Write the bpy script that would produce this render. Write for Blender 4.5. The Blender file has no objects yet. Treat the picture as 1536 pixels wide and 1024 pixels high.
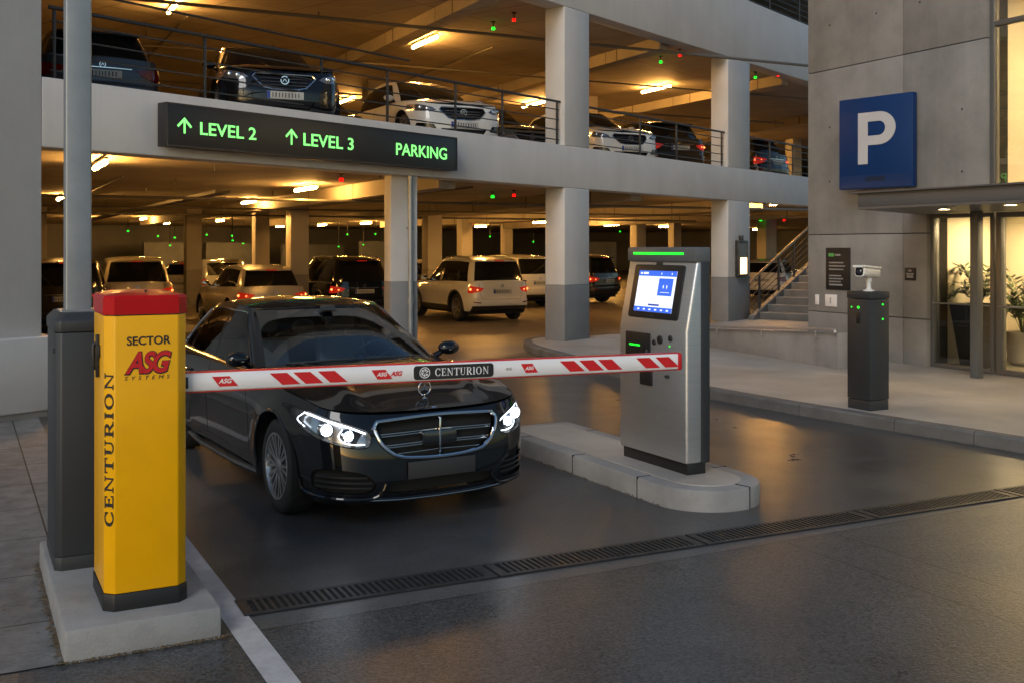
import bpy, bmesh, math, random
from mathutils import Vector, Matrix
from mathutils.bvhtree import BVHTree
R = math.radians
random.seed(7)
SC = bpy.context.scene
COL = SC.collection
F, HZ, EYE, CXP = 1570.0, 372.0, 1.9, 768.0
TH = R(27.8)                     # lane frame: x' = across the lane, y' = along it, away
FA = R(51.5)                     # facade frame: x' along the facade, y' into the garage
FO = Vector((1.0, 19.9, 0))

def G(px, py, z=0.0):
    """the point at height z that stands at this spot of the photograph"""
    Y = F * (EYE - z) / (py - HZ)
    return Vector(((px - CXP) / F * Y, Y, z))
def lane(a, b, z=0.0):
    return Vector((a*math.cos(TH) - b*math.sin(TH), a*math.sin(TH) + b*math.cos(TH), z))
def fac(x, y, z=0.0):
    return Vector((FO.x + x*math.cos(FA) - y*math.sin(FA), FO.y + x*math.sin(FA) + y*math.cos(FA), z))
def to_fac(p):
    d = p - FO; c, s = math.cos(FA), math.sin(FA)
    return (d.x*c + d.y*s, -d.x*s + d.y*c)

# ------------------------------------------------------------------ objects
def tag(o, label=None, cat=None, group=None, kind=None):
    if label: o['label'] = label
    if cat: o['category'] = cat
    if group: o['group'] = group
    if kind: o['kind'] = kind
    return o
def thing(name, label, cat, loc=(0, 0, 0), rz=0.0, group=None):
    o = bpy.data.objects.new(name, None); COL.objects.link(o)
    o.location = loc; o.rotation_euler = (0, 0, rz); o.empty_display_size = .2
    return tag(o, label, cat, group)
def kids(o): return [c for c in bpy.data.objects if c.parent == o]
KIDS = {}
def link(name, me, mat, parent=None):
    o = bpy.data.objects.new(name, me); COL.objects.link(o)
    if mat is not None and len(me.materials) == 0: me.materials.append(mat)
    if parent is not None:
        o.parent = parent; KIDS.setdefault(parent.name, []).append(o)
    return o
def copy_tree(o, parent=None):
    c = o.copy(); COL.objects.link(c)
    if parent is not None:
        c.parent = parent; KIDS.setdefault(parent.name, []).append(c)
    for ch in list(KIDS.get(o.name, [])): copy_tree(ch, c)
    return c

def circ(r, n, ph=0.0):
    return [(r*math.cos(2*math.pi*i/n+ph), r*math.sin(2*math.pi*i/n+ph)) for i in range(n)]

class MB:
    def __init__(s): s.v = []; s.f = []
    def add(s, vs, fs):
        k = len(s.v); s.v += [Vector(p) for p in vs]; s.f += [tuple(i+k for i in q) for q in fs]; return s
    def box(s, x0, x1, y0, y1, z0, z1, M=None):
        vs = [Vector((x, y, z)) for z in (z0, z1) for y in (y0, y1) for x in (x0, x1)]
        if M is not None: vs = [M @ p for p in vs]
        return s.add(vs, [(0,2,3,1),(4,5,7,6),(0,1,5,4),(1,3,7,5),(3,2,6,7),(2,0,4,6)])
    def prism(s, poly, z0, z1, M=None):
        n = len(poly)
        vs = [Vector((p[0], p[1], z0)) for p in poly] + [Vector((p[0], p[1], z1)) for p in poly]
        if M is not None: vs = [M @ p for p in vs]
        return s.add(vs, [tuple(range(n-1, -1, -1)), tuple(range(n, 2*n))] + [(i, (i+1) % n, n+(i+1) % n, n+i) for i in range(n)])
    def loft(s, rings, cap=True):
        n = len(rings[0]); vs = [p for r in rings for p in r]
        fs = [(k*n+i, k*n+(i+1) % n, (k+1)*n+(i+1) % n, (k+1)*n+i) for k in range(len(rings)-1) for i in range(n)]
        if cap: fs += [tuple(range(n-1, -1, -1)), tuple((len(rings)-1)*n+i for i in range(n))]
        return s.add(vs, fs)
    def tube(s, path, r, n=8, closed=False, cap=True):
        P = [Vector(p) for p in path]; m = len(P); rings = []; up = None
        for i in range(m):
            a = P[i-1] if (i > 0 or closed) else P[i]; b = P[(i+1) % m] if (i < m-1 or closed) else P[i]
            t = (b-a).normalized()
            if up is None:
                up = Vector((0, 0, 1)) if abs(t.z) < .9 else Vector((1, 0, 0))
            up = (up - t*up.dot(t)).normalized(); w = t.cross(up)
            rr = r[i] if isinstance(r, (list, tuple)) else r
            rings.append([P[i] + up*(c*rr) + w*(d*rr) for c, d in circ(1, n)])
        if closed:
            rings.append(rings[0]); return s.loft(rings, False)
        return s.loft(rings, cap)
    def cyl(s, p0, p1, r, n=16, r1=None): return s.tube([p0, p1], [r, r if r1 is None else r1], n)
    def lathe(s, prof, n=24, M=None, closed=False, cap=True):
        """prof: (radius, height) pairs about z"""
        rings = [[Vector((c*r, d*r, z)) for c, d in circ(1, n)] for r, z in prof]
        if M is not None: rings = [[M @ p for p in q] for q in rings]
        if closed: rings.append(rings[0]); return s.loft(rings, False)
        return s.loft(rings, cap)
    def ball(s, c, r, n=12, m=8, sq=(1, 1, 1)):
        c = Vector(c); rings = []
        for j in range(1, m):
            t = math.pi*j/m
            rings.append([c + Vector((a*math.sin(t)*sq[0], b*math.sin(t)*sq[1], -math.cos(t)*sq[2]))*r for a, b in circ(1, n)])
        return s.loft(rings, True)
    def mesh(s, name, bevel=0.0, seg=2, smooth=False, ang=35):
        me = bpy.data.meshes.new(name); bm = bmesh.new()
        vv = [bm.verts.new(p) for p in s.v]
        for q in s.f:
            try: bm.faces.new([vv[i] for i in q])
            except ValueError: pass
        bmesh.ops.recalc_face_normals(bm, faces=bm.faces)
        if bevel > 0:
            es = [e for e in bm.edges if len(e.link_faces) == 2 and e.calc_face_angle(0) > R(30)]
            bmesh.ops.bevel(bm, geom=es, offset=bevel, offset_type='OFFSET', segments=seg, profile=.5, affect='EDGES', clamp_overlap=True)
        bm.to_mesh(me); bm.free()
        if smooth or bevel > 0:
            for p in me.polygons: p.use_smooth = True
            me.set_sharp_from_angle(angle=R(ang))
        return me
    def build(s, name, mat, parent=None, bevel=0.0, seg=2, smooth=False, ang=35):
        return link(name, s.mesh(name, bevel, seg, smooth, ang), mat, parent)

def struct(o): return tag(o, kind='structure')

# ------------------------------------------------------------------ text
def text_mesh(body, size, depth=.002, bold=0.0, shear=0.0, spacing=1.0, align='CENTER', width=None):
    cu = bpy.data.curves.new('lettering', 'FONT'); cu.body = body; cu.size = size; cu.extrude = depth
    cu.offset = bold; cu.shear = shear; cu.space_character = spacing; cu.align_x = align; cu.resolution_u = 4
    ob = bpy.data.objects.new('lettering', cu); COL.objects.link(ob)
    bpy.context.view_layer.update()
    dg = bpy.context.evaluated_depsgraph_get()
    me = bpy.data.meshes.new_from_object(ob.evaluated_get(dg)); bpy.data.objects.remove(ob); bpy.data.curves.remove(cu)
    me.materials.clear()
    xs = [v.co.x for v in me.vertices]; ys = [v.co.y for v in me.vertices]
    if width:
        k = width/(max(xs)-min(xs)); c = (max(xs)+min(xs))/2
        for v in me.vertices: v.co.x = (v.co.x-c)*k + (0 if align == 'CENTER' else width/2)
    return me
def place_text(me, name, mat, parent, M):
    me.transform(M); return link(name, me, mat, parent)
def frame(o, xdir, ydir):
    """matrix whose x, y axes are xdir, ydir, at o (text is written along x, its top towards y)"""
    x = Vector(xdir).normalized(); y = Vector(ydir).normalized(); z = x.cross(y)
    m = Matrix((x, y, z)).transposed().to_4x4(); m.translation = Vector(o); return m

def ringsec(cx, cy, ao, bo, ai, bi, t0, t1, n=28):
    out = []
    for k in range(n):
        a, b = R(t0+(t1-t0)*k/n), R(t0+(t1-t0)*(k+1)/n)
        out.append([(cx+ao*math.cos(a), cy+bo*math.sin(a)), (cx+ao*math.cos(b), cy+bo*math.sin(b)),
                    (cx+ai*math.cos(b), cy+bi*math.sin(b)), (cx+ai*math.cos(a), cy+bi*math.sin(a))])
    return out
def rc(x0, x1, y0, y1): return [(x0, y0), (x1, y0), (x1, y1), (x0, y1)]
SERIF = {
 'I': (.36, [rc(.10,.26,0,1), rc(.02,.34,0,.05), rc(.02,.34,.95,1)]),
 'T': (.80, [rc(.32,.48,0,1), rc(.0,.8,.93,1), rc(0,.05,.74,.93), rc(.75,.8,.74,.93), rc(.22,.58,0,.05)]),
 'E': (.72, [rc(.10,.26,0,1), rc(.02,.64,.94,1), rc(.26,.5,.48,.54), rc(.02,.68,0,.06), rc(.60,.65,.76,.94), rc(.47,.51,.38,.64), rc(.63,.68,.06,.26)]),
 'N': (.92, [rc(.12,.18,0,1), rc(.72,.78,0,1), [(.04,1),(.24,1),(.78,0),(.70,0)], rc(.02,.28,0,.05), rc(.62,.88,.95,1)]),
 'U': (.84, [rc(.10,.26,.34,1), rc(.64,.70,.34,1), rc(.02,.36,.95,1), rc(.54,.80,.95,1)] + ringsec(.40,.34,.30,.36,.24,.29,180,360)),
 'R': (.84, [rc(.10,.26,0,1), rc(.26,.42,.94,1), rc(.26,.42,.46,.52), [(.34,.49),(.50,.49),(.82,0),(.64,0)], rc(.02,.36,0,.05), rc(.02,.26,.95,1), rc(.62,.86,0,.05)] + ringsec(.42,.73,.29,.27,.14,.21,-90,90)),
 'O': (.94, ringsec(.45,.5,.42,.52,.26,.46,0,360)),
 'C': (.84, ringsec(.45,.5,.42,.52,.26,.46,38,322) + [rc(.72,.77,.66,.98), rc(.74,.78,.12,.28)]),
}
def serif_text(word, h, depth=.002, track=.06, wide=1.0, heavy=0.0):
    mb = MB(); x = 0.0; k = 0
    for ch in word:
        w, polys = SERIF[ch]
        for p in polys:
            k += 1
            gx, gy = sum(q[0] for q in p)/len(p), sum(q[1] for q in p)/len(p); p = [(q[0]+math.copysign(heavy, q[0]-gx)/wide, q[1]+math.copysign(heavy, q[1]-gy)) for q in p]
            mb.prism([((x+q[0])*h*wide, q[1]*h) for q in p], 0, depth + (k % 7)*.00012)
        x += w + track
    W = (x-track)*h*wide
    for v in mb.v: v.x -= W/2; v.y -= h/2
    return mb, W

# ------------------------------------------------------------------ materials
def new_mat(name):
    m = bpy.data.materials.new(name); m.use_nodes = True
    nt = m.node_tree; return m, nt, nt.nodes['Principled BSDF']
def N(nt, t, **kw):
    n = nt.nodes.new(t)
    for k, v in kw.items():
        if k in n.inputs: n.inputs[k].default_value = v
        else: setattr(n, k, v)
    return n
def mat(name, col, rough=.5, metal=0.0, var=.0, vscale=3.0, bump=0.0, bscale=60.0, coat=0.0, rvar=0.0, stretch=None, spec=.5, grime=0.0, streak=0.0, panel=None):
    m, nt, b = new_mat(name); L = nt.links
    b.inputs['Base Color'].default_value = (*col, 1); b.inputs['Roughness'].default_value = rough
    b.inputs['Metallic'].default_value = metal; b.inputs['Coat Weight'].default_value = coat
    b.inputs['Coat Roughness'].default_value = .04; b.inputs['Specular IOR Level'].default_value = spec
    tc = N(nt, 'ShaderNodeTexCoord'); src = tc.outputs['Object']
    if stretch:
        mp = N(nt, 'ShaderNodeMapping'); mp.inputs['Scale'].default_value = stretch
        L.new(src, mp.inputs['Vector']); src = mp.outputs[0]
    if var > 0 or rvar > 0 or grime > 0:
        n1 = N(nt, 'ShaderNodeTexNoise', Scale=vscale, Detail=7.0, Roughness=.62); L.new(src, n1.inputs['Vector'])
        if var > 0:
            mr = N(nt, 'ShaderNodeMapRange'); mr.inputs[1].default_value = .3; mr.inputs[2].default_value = .7
            mr.inputs[3].default_value = 1-var; mr.inputs[4].default_value = 1+var
            L.new(n1.outputs['Fac'], mr.inputs[0])
            mx = N(nt, 'ShaderNodeVectorMath', operation='SCALE'); mx.inputs[0].default_value = col
            L.new(mr.outputs[0], mx.inputs['Scale']); out = mx.outputs[0]
            if grime > 0:
                n3 = N(nt, 'ShaderNodeTexNoise', Scale=vscale*5.3, Detail=9.0, Roughness=.7); L.new(src, n3.inputs['Vector'])
                m3 = N(nt, 'ShaderNodeMapRange'); m3.inputs[1].default_value = .60; m3.inputs[2].default_value = .78
                m3.inputs[3].default_value = 0; m3.inputs[4].default_value = grime; L.new(n3.outputs['Fac'], m3.inputs[0])
                mm = N(nt, 'ShaderNodeMix', data_type='RGBA'); L.new(m3.outputs[0], mm.inputs[0]); L.new(out, mm.inputs[6])
                mm.inputs[7].default_value = (col[0]*.35, col[1]*.33, col[2]*.3, 1); out = mm.outputs[2]
            if streak > 0:           # rain streaks: noise drawn out along the vertical
                mp4 = N(nt, 'ShaderNodeMapping'); mp4.inputs['Scale'].default_value = (1.5, 1.5, .13); L.new(tc.outputs['Object'], mp4.inputs['Vector'])
                n4 = N(nt, 'ShaderNodeTexNoise', Scale=2.2, Detail=8.0, Roughness=.68); L.new(mp4.outputs[0], n4.inputs['Vector'])
                m4 = N(nt, 'ShaderNodeMapRange'); m4.inputs[1].default_value = .48; m4.inputs[2].default_value = .74
                m4.inputs[3].default_value = 0; m4.inputs[4].default_value = streak; L.new(n4.outputs['Fac'], m4.inputs[0])
                mm = N(nt, 'ShaderNodeMix', data_type='RGBA'); L.new(m4.outputs[0], mm.inputs[0]); L.new(out, mm.inputs[6])
                mm.inputs[7].default_value = (col[0]*.40, col[1]*.39, col[2]*.37, 1); out = mm.outputs[2]
            if panel:                # formwork joints
                br = N(nt, 'ShaderNodeTexBrick', offset=.0); L.new(tc.outputs['Object'], br.inputs['Vector'])
                br.inputs['Color1'].default_value = (1, 1, 1, 1); br.inputs['Color2'].default_value = (.86, .86, .86, 1); br.inputs['Mortar'].default_value = (.35, .33, .30, 1)
                br.inputs['Scale'].default_value = 1.0; br.inputs['Mortar Size'].default_value = .012; br.inputs['Brick Width'].default_value = panel[0]; br.inputs['Row Height'].default_value = panel[1]
                mu = N(nt, 'ShaderNodeMix', data_type='RGBA', blend_type='MULTIPLY'); mu.inputs[0].default_value = 1; L.new(out, mu.inputs[6]); L.new(br.outputs['Color'], mu.inputs[7]); out = mu.outputs[2]
            L.new(out, b.inputs['Base Color'])
        if rvar > 0:
            m2 = N(nt, 'ShaderNodeMapRange'); m2.inputs[1].default_value = .3; m2.inputs[2].default_value = .7
            m2.inputs[3].default_value = max(.02, rough-rvar); m2.inputs[4].default_value = min(1, rough+rvar)
            L.new(n1.outputs['Fac'], m2.inputs[0]); L.new(m2.outputs[0], b.inputs['Roughness'])
    if bump > 0:
        n2 = N(nt, 'ShaderNodeTexNoise', Scale=bscale, Detail=5.0, Roughness=.6); L.new(src, n2.inputs['Vector'])
        bp = N(nt, 'ShaderNodeBump', Strength=bump, Distance=.01); L.new(n2.outputs['Fac'], bp.inputs['Height'])
        L.new(bp.outputs[0], b.inputs['Normal'])
    return m
def emit(name, col, s):
    m, nt, b = new_mat(name); b.inputs['Base Color'].default_value = (*[min(1, c)*.3 for c in col], 1)
    b.inputs['Emission Color'].default_value = (*col, 1); b.inputs['Emission Strength'].default_value = s
    return m
def glass(name, tint=(.85, .9, .9), refl=1.0, rough=0.0):
    m = bpy.data.materials.new(name); m.use_nodes = True; nt = m.node_tree; nt.nodes.clear(); L = nt.links
    o = N(nt, 'ShaderNodeOutputMaterial'); t = N(nt, 'ShaderNodeBsdfTransparent'); t.inputs[0].default_value = (*tint, 1)
    g = N(nt, 'ShaderNodeBsdfGlossy', Roughness=rough); fr = N(nt, 'ShaderNodeFresnel', IOR=1.5)
    ml = N(nt, 'ShaderNodeMath', operation='MULTIPLY'); ml.inputs[1].default_value = refl; L.new(fr.outputs[0], ml.inputs[0])
    mx = N(nt, 'ShaderNodeMixShader'); L.new(ml.outputs[0], mx.inputs[0]); L.new(t.outputs[0], mx.inputs[1]); L.new(g.outputs[0], mx.inputs[2])
    L.new(mx.outputs[0], o.inputs[0]); return m

M = {}
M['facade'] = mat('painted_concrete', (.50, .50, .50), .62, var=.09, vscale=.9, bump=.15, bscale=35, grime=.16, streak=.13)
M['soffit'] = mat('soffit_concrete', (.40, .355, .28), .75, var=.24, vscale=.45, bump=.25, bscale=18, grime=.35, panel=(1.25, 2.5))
M['dado'] = mat('dado_grey', (.17, .175, .18), .6, var=.10, vscale=2, bump=.1, bscale=30, grime=.15)
M['colpaint'] = mat('column_paint', (.50, .47, .42), .6, var=.10, vscale=1.5, bump=.1, bscale=30, grime=.2)
M['concrete'] = mat('board_concrete', (.235, .232, .228), .72, var=.22, vscale=1.3, bump=.25, bscale=22, grime=.40, streak=.22)
M['kerb'] = mat('kerb_concrete', (.25, .25, .25), .72, var=.24, vscale=2.2, bump=.4, bscale=60, grime=.6)
M['kerbdark'] = mat('kerb_stone_stair_shade', (.115, .115, .115), .7, var=.25, vscale=2.6, bump=.4, bscale=60, grime=.5)
M['pave'] = mat('pavement_concrete', (.36, .335, .305), .62, var=.28, vscale=.9, bump=.2, bscale=40, grime=.3, rvar=.12)
M['gfloor'] = mat('garage_floor', (.20, .18, .15), .42, var=.25, vscale=.6, bump=.1, bscale=30, rvar=.15)
M['back'] = mat('back_wall', (.20, .21, .235), .8, var=.2, vscale=.4)
M['black'] = mat('black_plastic', (.012, .012, .013), .45, bump=.05, bscale=200)
M['darkgrey'] = mat('charcoal_powdercoat', (.026, .029, .033), .48, bump=.06, bscale=260, var=.08, vscale=3)
M['midgrey'] = mat('grey_powdercoat', (.095, .102, .110), .42, bump=.04, bscale=260, var=.06, vscale=2)
M['postgrey'] = mat('galvanised_post', (.24, .26, .28), .40, metal=.45, bump=.05, bscale=180, var=.12, vscale=5, rvar=.08)
M['rail'] = mat('dark_rail', (.03, .034, .04), .45, metal=.3)
M['steel'] = mat('brushed_steel', (.52, .52, .52), .40, metal=.8, var=.06, vscale=4, stretch=(1, 1, 18), bump=.03, bscale=60)
M['chrome'] = mat('chrome', (.75, .76, .78), .08, metal=1)
M['alu'] = mat('aluminium_frame', (.34, .35, .36), .38, metal=.8, var=.05)
M['yellow'] = mat('yellow_enamel', (.82, .405, .0015), .36, coat=.08, spec=.25, bump=.03, bscale=90, var=.07, vscale=2.5, grime=.10)
M['red'] = mat('red_enamel', (.42, .003, .005), .36, coat=.08, spec=.25, var=.05, vscale=3)
M['redtape'] = mat('red_reflective', (.55, .012, .016), .38)
M['white'] = mat('white_enamel', (.74, .74, .76), .34, coat=.15, var=.04, vscale=4)
M['blue'] = mat('sign_blue', (.004, .030, .125), .42, spec=.3, var=.06)
M['ink'] = mat('black_ink', (.012, .011, .010), .5)
M['signwhite'] = mat('sign_white', (.48, .48, .50), .5, var=.06)
M['whiteink'] = mat('white_ink', (.78, .78, .8), .5)
M['roadline'] = mat('road_paint', (.46, .46, .47), .6, var=.18, vscale=9, bump=.4, bscale=90, grime=.6)
M['iron'] = mat('cast_iron', (.060, .060, .062), .42, metal=.7, var=.25, vscale=9, bump=.2, bscale=120)
M['hole'] = mat('drain_dark', (.006, .006, .006), .9)
M['lamp'] = emit('tube_lamp', (1.0, .48, .11), 215)
M['lampup'] = emit('tube_lamp_upper', (1.0, .47, .105), 250)
M['lampdim'] = emit('tube_lamp_far', (1.0, .56, .20), 16)
M['down'] = emit('downlight', (1.0, .68, .32), 150)
M['green'] = emit('green_led', (.012, 1.0, .03), 1.6)
M['redled'] = emit('red_led', (1.0, .006, .004), 1.5)
M['greentext'] = emit('green_sign_text', (.22, 1.0, .20), 1.25)
M['clear'] = glass('clear_glass', (.90, .92, .91), .9)
M['conduit'] = mat('conduit', (.20, .19, .17), .5, metal=.5)
M['stone'] = mat('pale_pot', (.42, .38, .32), .7, var=.1, bump=.1)
M['leaf'] = mat('leaf_green', (.05, .085, .03), .5, var=.35, vscale=8)
M['soil'] = mat('soil', (.03, .022, .016), .9)
M['cream'] = mat('cream_wall', (.72, .65, .50), .7, var=.05, vscale=.8, bump=.05)
M['rubber'] = mat('tyre_rubber', (.014, .014, .015), .75, bump=.1, bscale=60)

# asphalt: coordinates are the ground object's own (a across the lane, b along it)
def asphalt():
    m, nt, b = new_mat('asphalt'); L = nt.links
    tc = N(nt, 'ShaderNodeTexCoord'); o = tc.outputs['Object']
    sep = N(nt, 'ShaderNodeSeparateXYZ'); L.new(o, sep.inputs[0])
    def rng(src, a, bb, c, d, clamp=True):
        r = N(nt, 'ShaderNodeMapRange', clamp=clamp); 
        for i, v in enumerate((a, bb, c, d)): r.inputs[i+1].default_value = v
        L.new(src, r.inputs[0]); return r.outputs[0]
    def mth(op, x, y):
        n = N(nt, 'ShaderNodeMath', operation=op)
        for i, s in enumerate((x, y)):
            if isinstance(s, (int, float)): n.inputs[i].default_value = s
            else: L.new(s, n.inputs[i])
        return n.outputs[0]
    def noise(sc, det=6, ro=.6, vec=None):
        n = N(nt, 'ShaderNodeTexNoise', Scale=sc, Detail=det, Roughness=ro); L.new(vec or o, n.inputs['Vector']); return n.outputs['Fac']
    near = rng(sep.outputs[1], 5.30, 5.18, 0, 1)        # the coarser surface this side of the drain
    strip = mth('MULTIPLY', rng(sep.outputs[1], 5.185, 5.195, 0, 1), rng(sep.outputs[1], 5.40, 5.395, 0, 1))
    big, mid, fine = noise(.35, 5), noise(1.7, 7, .65), noise(160, 3)
    v = mth('ADD', rng(big, .3, .7, .74, 1.22), rng(mid, .3, .7, -.22, .22))
    v = mth('ADD', v, rng(fine, .35, .65, -.42, .42))
    vc = N(nt, 'ShaderNodeTexVoronoi', Scale=85.0); L.new(o, vc.inputs['Vector']); sx_ = N(nt, 'ShaderNodeSeparateColor'); L.new(vc.outputs['Color'], sx_.inputs[0])
    v = mth('ADD', v, mth('MULTIPLY', rng(sx_.outputs[0], 0, 1, -.50, .62), rng(near, 0, 1, .45, 1)))
    v = mth('ADD', v, mth('MULTIPLY', strip, .45))
    # oil drips and worn patches
    oil = rng(noise(.7, 4, .5), .50, .80, 0, .35); v = mth('SUBTRACT', v, oil)
    # joints sawn along and across the lane
    joints = None
    for axis, pos, lo, hi in ((0, 4.725, -9, 5.2), (0, 5.156, -9, 5.2), (0, 6.92, 5.75, 30), (1, 5.19, -4, 30), (0, 4.62, 5.7, 5.95)):
        d = mth('ABSOLUTE', mth('SUBTRACT', sep.outputs[axis], pos), 0)
        w = mth('ADD', .0035, mth('MULTIPLY', noise(9, 3), .004))
        l = mth('LESS_THAN', d, w)
        oth = sep.outputs[1-axis]
        l = mth('MULTIPLY', l, mth('MULTIPLY', mth('GREATER_THAN', oth, lo), mth('LESS_THAN', oth, hi)))
        joints = l if joints is None else mth('MAXIMUM', joints, l)
    # hairline cracks
    wn = N(nt, 'ShaderNodeTexNoise', Scale=1.3, Detail=6.0); L.new(o, wn.inputs['Vector'])
    vm = N(nt, 'ShaderNodeVectorMath', operation='MULTIPLY_ADD'); L.new(wn.outputs['Color'], vm.inputs[0]); vm.inputs[1].default_value = (.9, .9, 0); L.new(o, vm.inputs[2])
    vo = N(nt, 'ShaderNodeTexVoronoi', Scale=.33, feature='DISTANCE_TO_EDGE'); L.new(vm.outputs[0], vo.inputs['Vector'])
    crack = mth('MULTIPLY', mth('LESS_THAN', vo.outputs['Distance'], .0022), mth('GREATER_THAN', noise(.5, 2), .70))
    dark = mth('MAXIMUM', joints, mth('MULTIPLY', crack, .7))
    v = mth('MULTIPLY', v, mth('SUBTRACT', 1.0, mth('MULTIPLY', dark, .8)))
    sc = N(nt, 'ShaderNodeVectorMath', operation='SCALE'); sc.inputs[0].default_value = (.066, .066, .067); L.new(v, sc.inputs['Scale'])
    L.new(sc.outputs[0], b.inputs['Base Color'])
    r = mth('ADD', rng(mid, .2, .8, .26, .42), rng(big, .35, .65, -.04, .04)); L.new(r, b.inputs['Roughness'])
    vo2 = N(nt, 'ShaderNodeTexVoronoi', Scale=75.0, feature='SMOOTH_F1'); L.new(o, vo2.inputs['Vector'])
    h = mth('ADD', mth('MULTIPLY', vo2.outputs['Distance'], rng(near, 0, 1, .25, .9)), mth('MULTIPLY', noise(40, 5), rng(near, 0, 1, .25, .6)))
    h = mth('SUBTRACT', h, mth('MULTIPLY', dark, .8))
    bp = N(nt, 'ShaderNodeBump', Strength=.7, Distance=.0022); L.new(h, bp.inputs['Height']); L.new(bp.outputs[0], b.inputs['Normal'])
    return m
M['asphalt'] = asphalt()
def slabs_mat():
    m, nt, b = new_mat('paving_slabs'); L = nt.links
    tc = N(nt, 'ShaderNodeTexCoord'); o = tc.outputs['Object']
    mp = N(nt, 'ShaderNodeMapping'); mp.inputs['Location'].default_value = (.11, .2, 0); L.new(o, mp.inputs[0])
    br = N(nt, 'ShaderNodeTexBrick', offset=.0); L.new(mp.outputs[0], br.inputs['Vector'])
    br.inputs['Color1'].default_value = (.15, .145, .14, 1); br.inputs['Color2'].default_value = (.19, .185, .18, 1); br.inputs['Mortar'].default_value = (.03, .027, .022, 1)
    br.inputs['Scale'].default_value = 1.0; br.inputs['Mortar Size'].default_value = .006; br.inputs['Brick Width'].default_value = .62; br.inputs['Row Height'].default_value = .86
    n = N(nt, 'ShaderNodeTexNoise', Scale=5.0, Detail=9.0, Roughness=.7); L.new(o, n.inputs['Vector'])
    r = N(nt, 'ShaderNodeMapRange'); 
    for i, v in enumerate((.3, .7, .6, 1.35)): r.inputs[i+1].default_value = v
    L.new(n.outputs['Fac'], r.inputs[0])
    sc = N(nt, 'ShaderNodeVectorMath', operation='SCALE'); L.new(br.outputs['Color'], sc.inputs[0]); L.new(r.outputs[0], sc.inputs['Scale']); L.new(sc.outputs[0], b.inputs['Base Color'])
    b.inputs['Roughness'].default_value = .66
    n2 = N(nt, 'ShaderNodeTexNoise', Scale=26.0, Detail=8.0, Roughness=.7); mp2 = N(nt, 'ShaderNodeMapping'); mp2.inputs['Scale'].default_value = (.5, 1.6, 1); L.new(o, mp2.inputs[0]); L.new(mp2.outputs[0], n2.inputs['Vector'])
    ad = N(nt, 'ShaderNodeMath', operation='SUBTRACT'); L.new(n2.outputs['Fac'], ad.inputs[0]); L.new(br.outputs['Fac'], ad.inputs[1])
    bp = N(nt, 'ShaderNodeBump', Strength=.8, Distance=.012); L.new(ad.outputs[0], bp.inputs['Height']); L.new(bp.outputs[0], b.inputs['Normal'])
    return m
M['slabs'] = slabs_mat()

# ------------------------------------------------------------------ camera, sky, sun
cam = bpy.data.cameras.new('camera'); co = bpy.data.objects.new('camera', cam); COL.objects.link(co)
co.location = (0, 0, EYE); co.rotation_euler = (R(90), 0, 0)
cam.sensor_width = 36; cam.lens = F/1536*36; cam.shift_y = -(512-HZ)/1536; cam.clip_end = 800
SC.camera = co
w = bpy.data.worlds.new('World'); SC.world = w; w.use_nodes = True
sk = w.node_tree.nodes.new('ShaderNodeTexSky'); sk.sky_type = 'NISHITA'; sk.sun_disc = False
SUN_EL, SUN_AZ = R(9), R(200)
sk.sun_elevation = SUN_EL; sk.sun_rotation = SUN_AZ; sk.air_density = 1.0; sk.dust_density = .8; sk.ozone_density = 2.2
bg = w.node_tree.nodes['Background']; w.node_tree.links.new(sk.outputs[0], bg.inputs[0]); bg.inputs[1].default_value = .15
sl = bpy.data.lights.new('sun', 'SUN'); so = bpy.data.objects.new('sun', sl); COL.objects.link(so)
sl.energy = .95; sl.angle = R(25); sl.color = (1, .97, .94)
sd = Vector((math.sin(SUN_AZ)*math.cos(R(35)), math.cos(SUN_AZ)*math.cos(R(35)), math.sin(R(35))))
so.rotation_euler = sd.to_track_quat('Z', 'Y').to_euler()
SC.view_settings.view_transform = 'Standard'; SC.view_settings.look = 'None'; SC.view_settings.exposure = .38; SC.view_settings.gamma = 1
SC.render.engine = 'CYCLES'
cy = SC.cycles; cy.use_denoising = True; cy.denoiser = 'OPENIMAGEDENOISE'; cy.max_bounces = 7; cy.diffuse_bounces = 4; cy.glossy_bounces = 4
cy.transparent_max_bounces = 12; cy.caustics_reflective = False; cy.caustics_refractive = False; cy.sample_clamp_indirect = 6; cy.use_light_tree = True
# =================================================================== GROUND
MB().add([(-140, -60, 0), (140, -60, 0), (140, 200, 0), (-140, 200, 0)], [(0, 1, 2, 3)]).build('ground', M['asphalt']); g = bpy.data.objects['ground']; g.rotation_euler.z = TH; struct(g)
def sheet(name, poly, z, m, rz=TH):
    """a flat polygon of world points, its own axes turned by rz"""
    mi = Matrix.Rotation(-rz, 3, 'Z')
    o = MB().add([mi @ Vector((p[0], p[1], z)) for p in poly], [tuple(range(len(poly)))]).build(name, m); o.rotation_euler.z = rz
    return struct(o)
# paving slabs beside the entrance (flush with the road)
sheet('paving', [lane(*p) for p in ((-9, 5.19), (.78, 5.19), (.78, 14.3), (-9, 11))], .004, M['slabs'])
# painted line along the lane
sheet('road_marking', [lane(1.185, 1.0), lane(1.318, 1.0), lane(1.318, 11.6), lane(1.185, 11.6)], .004, M['roadline'])
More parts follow.
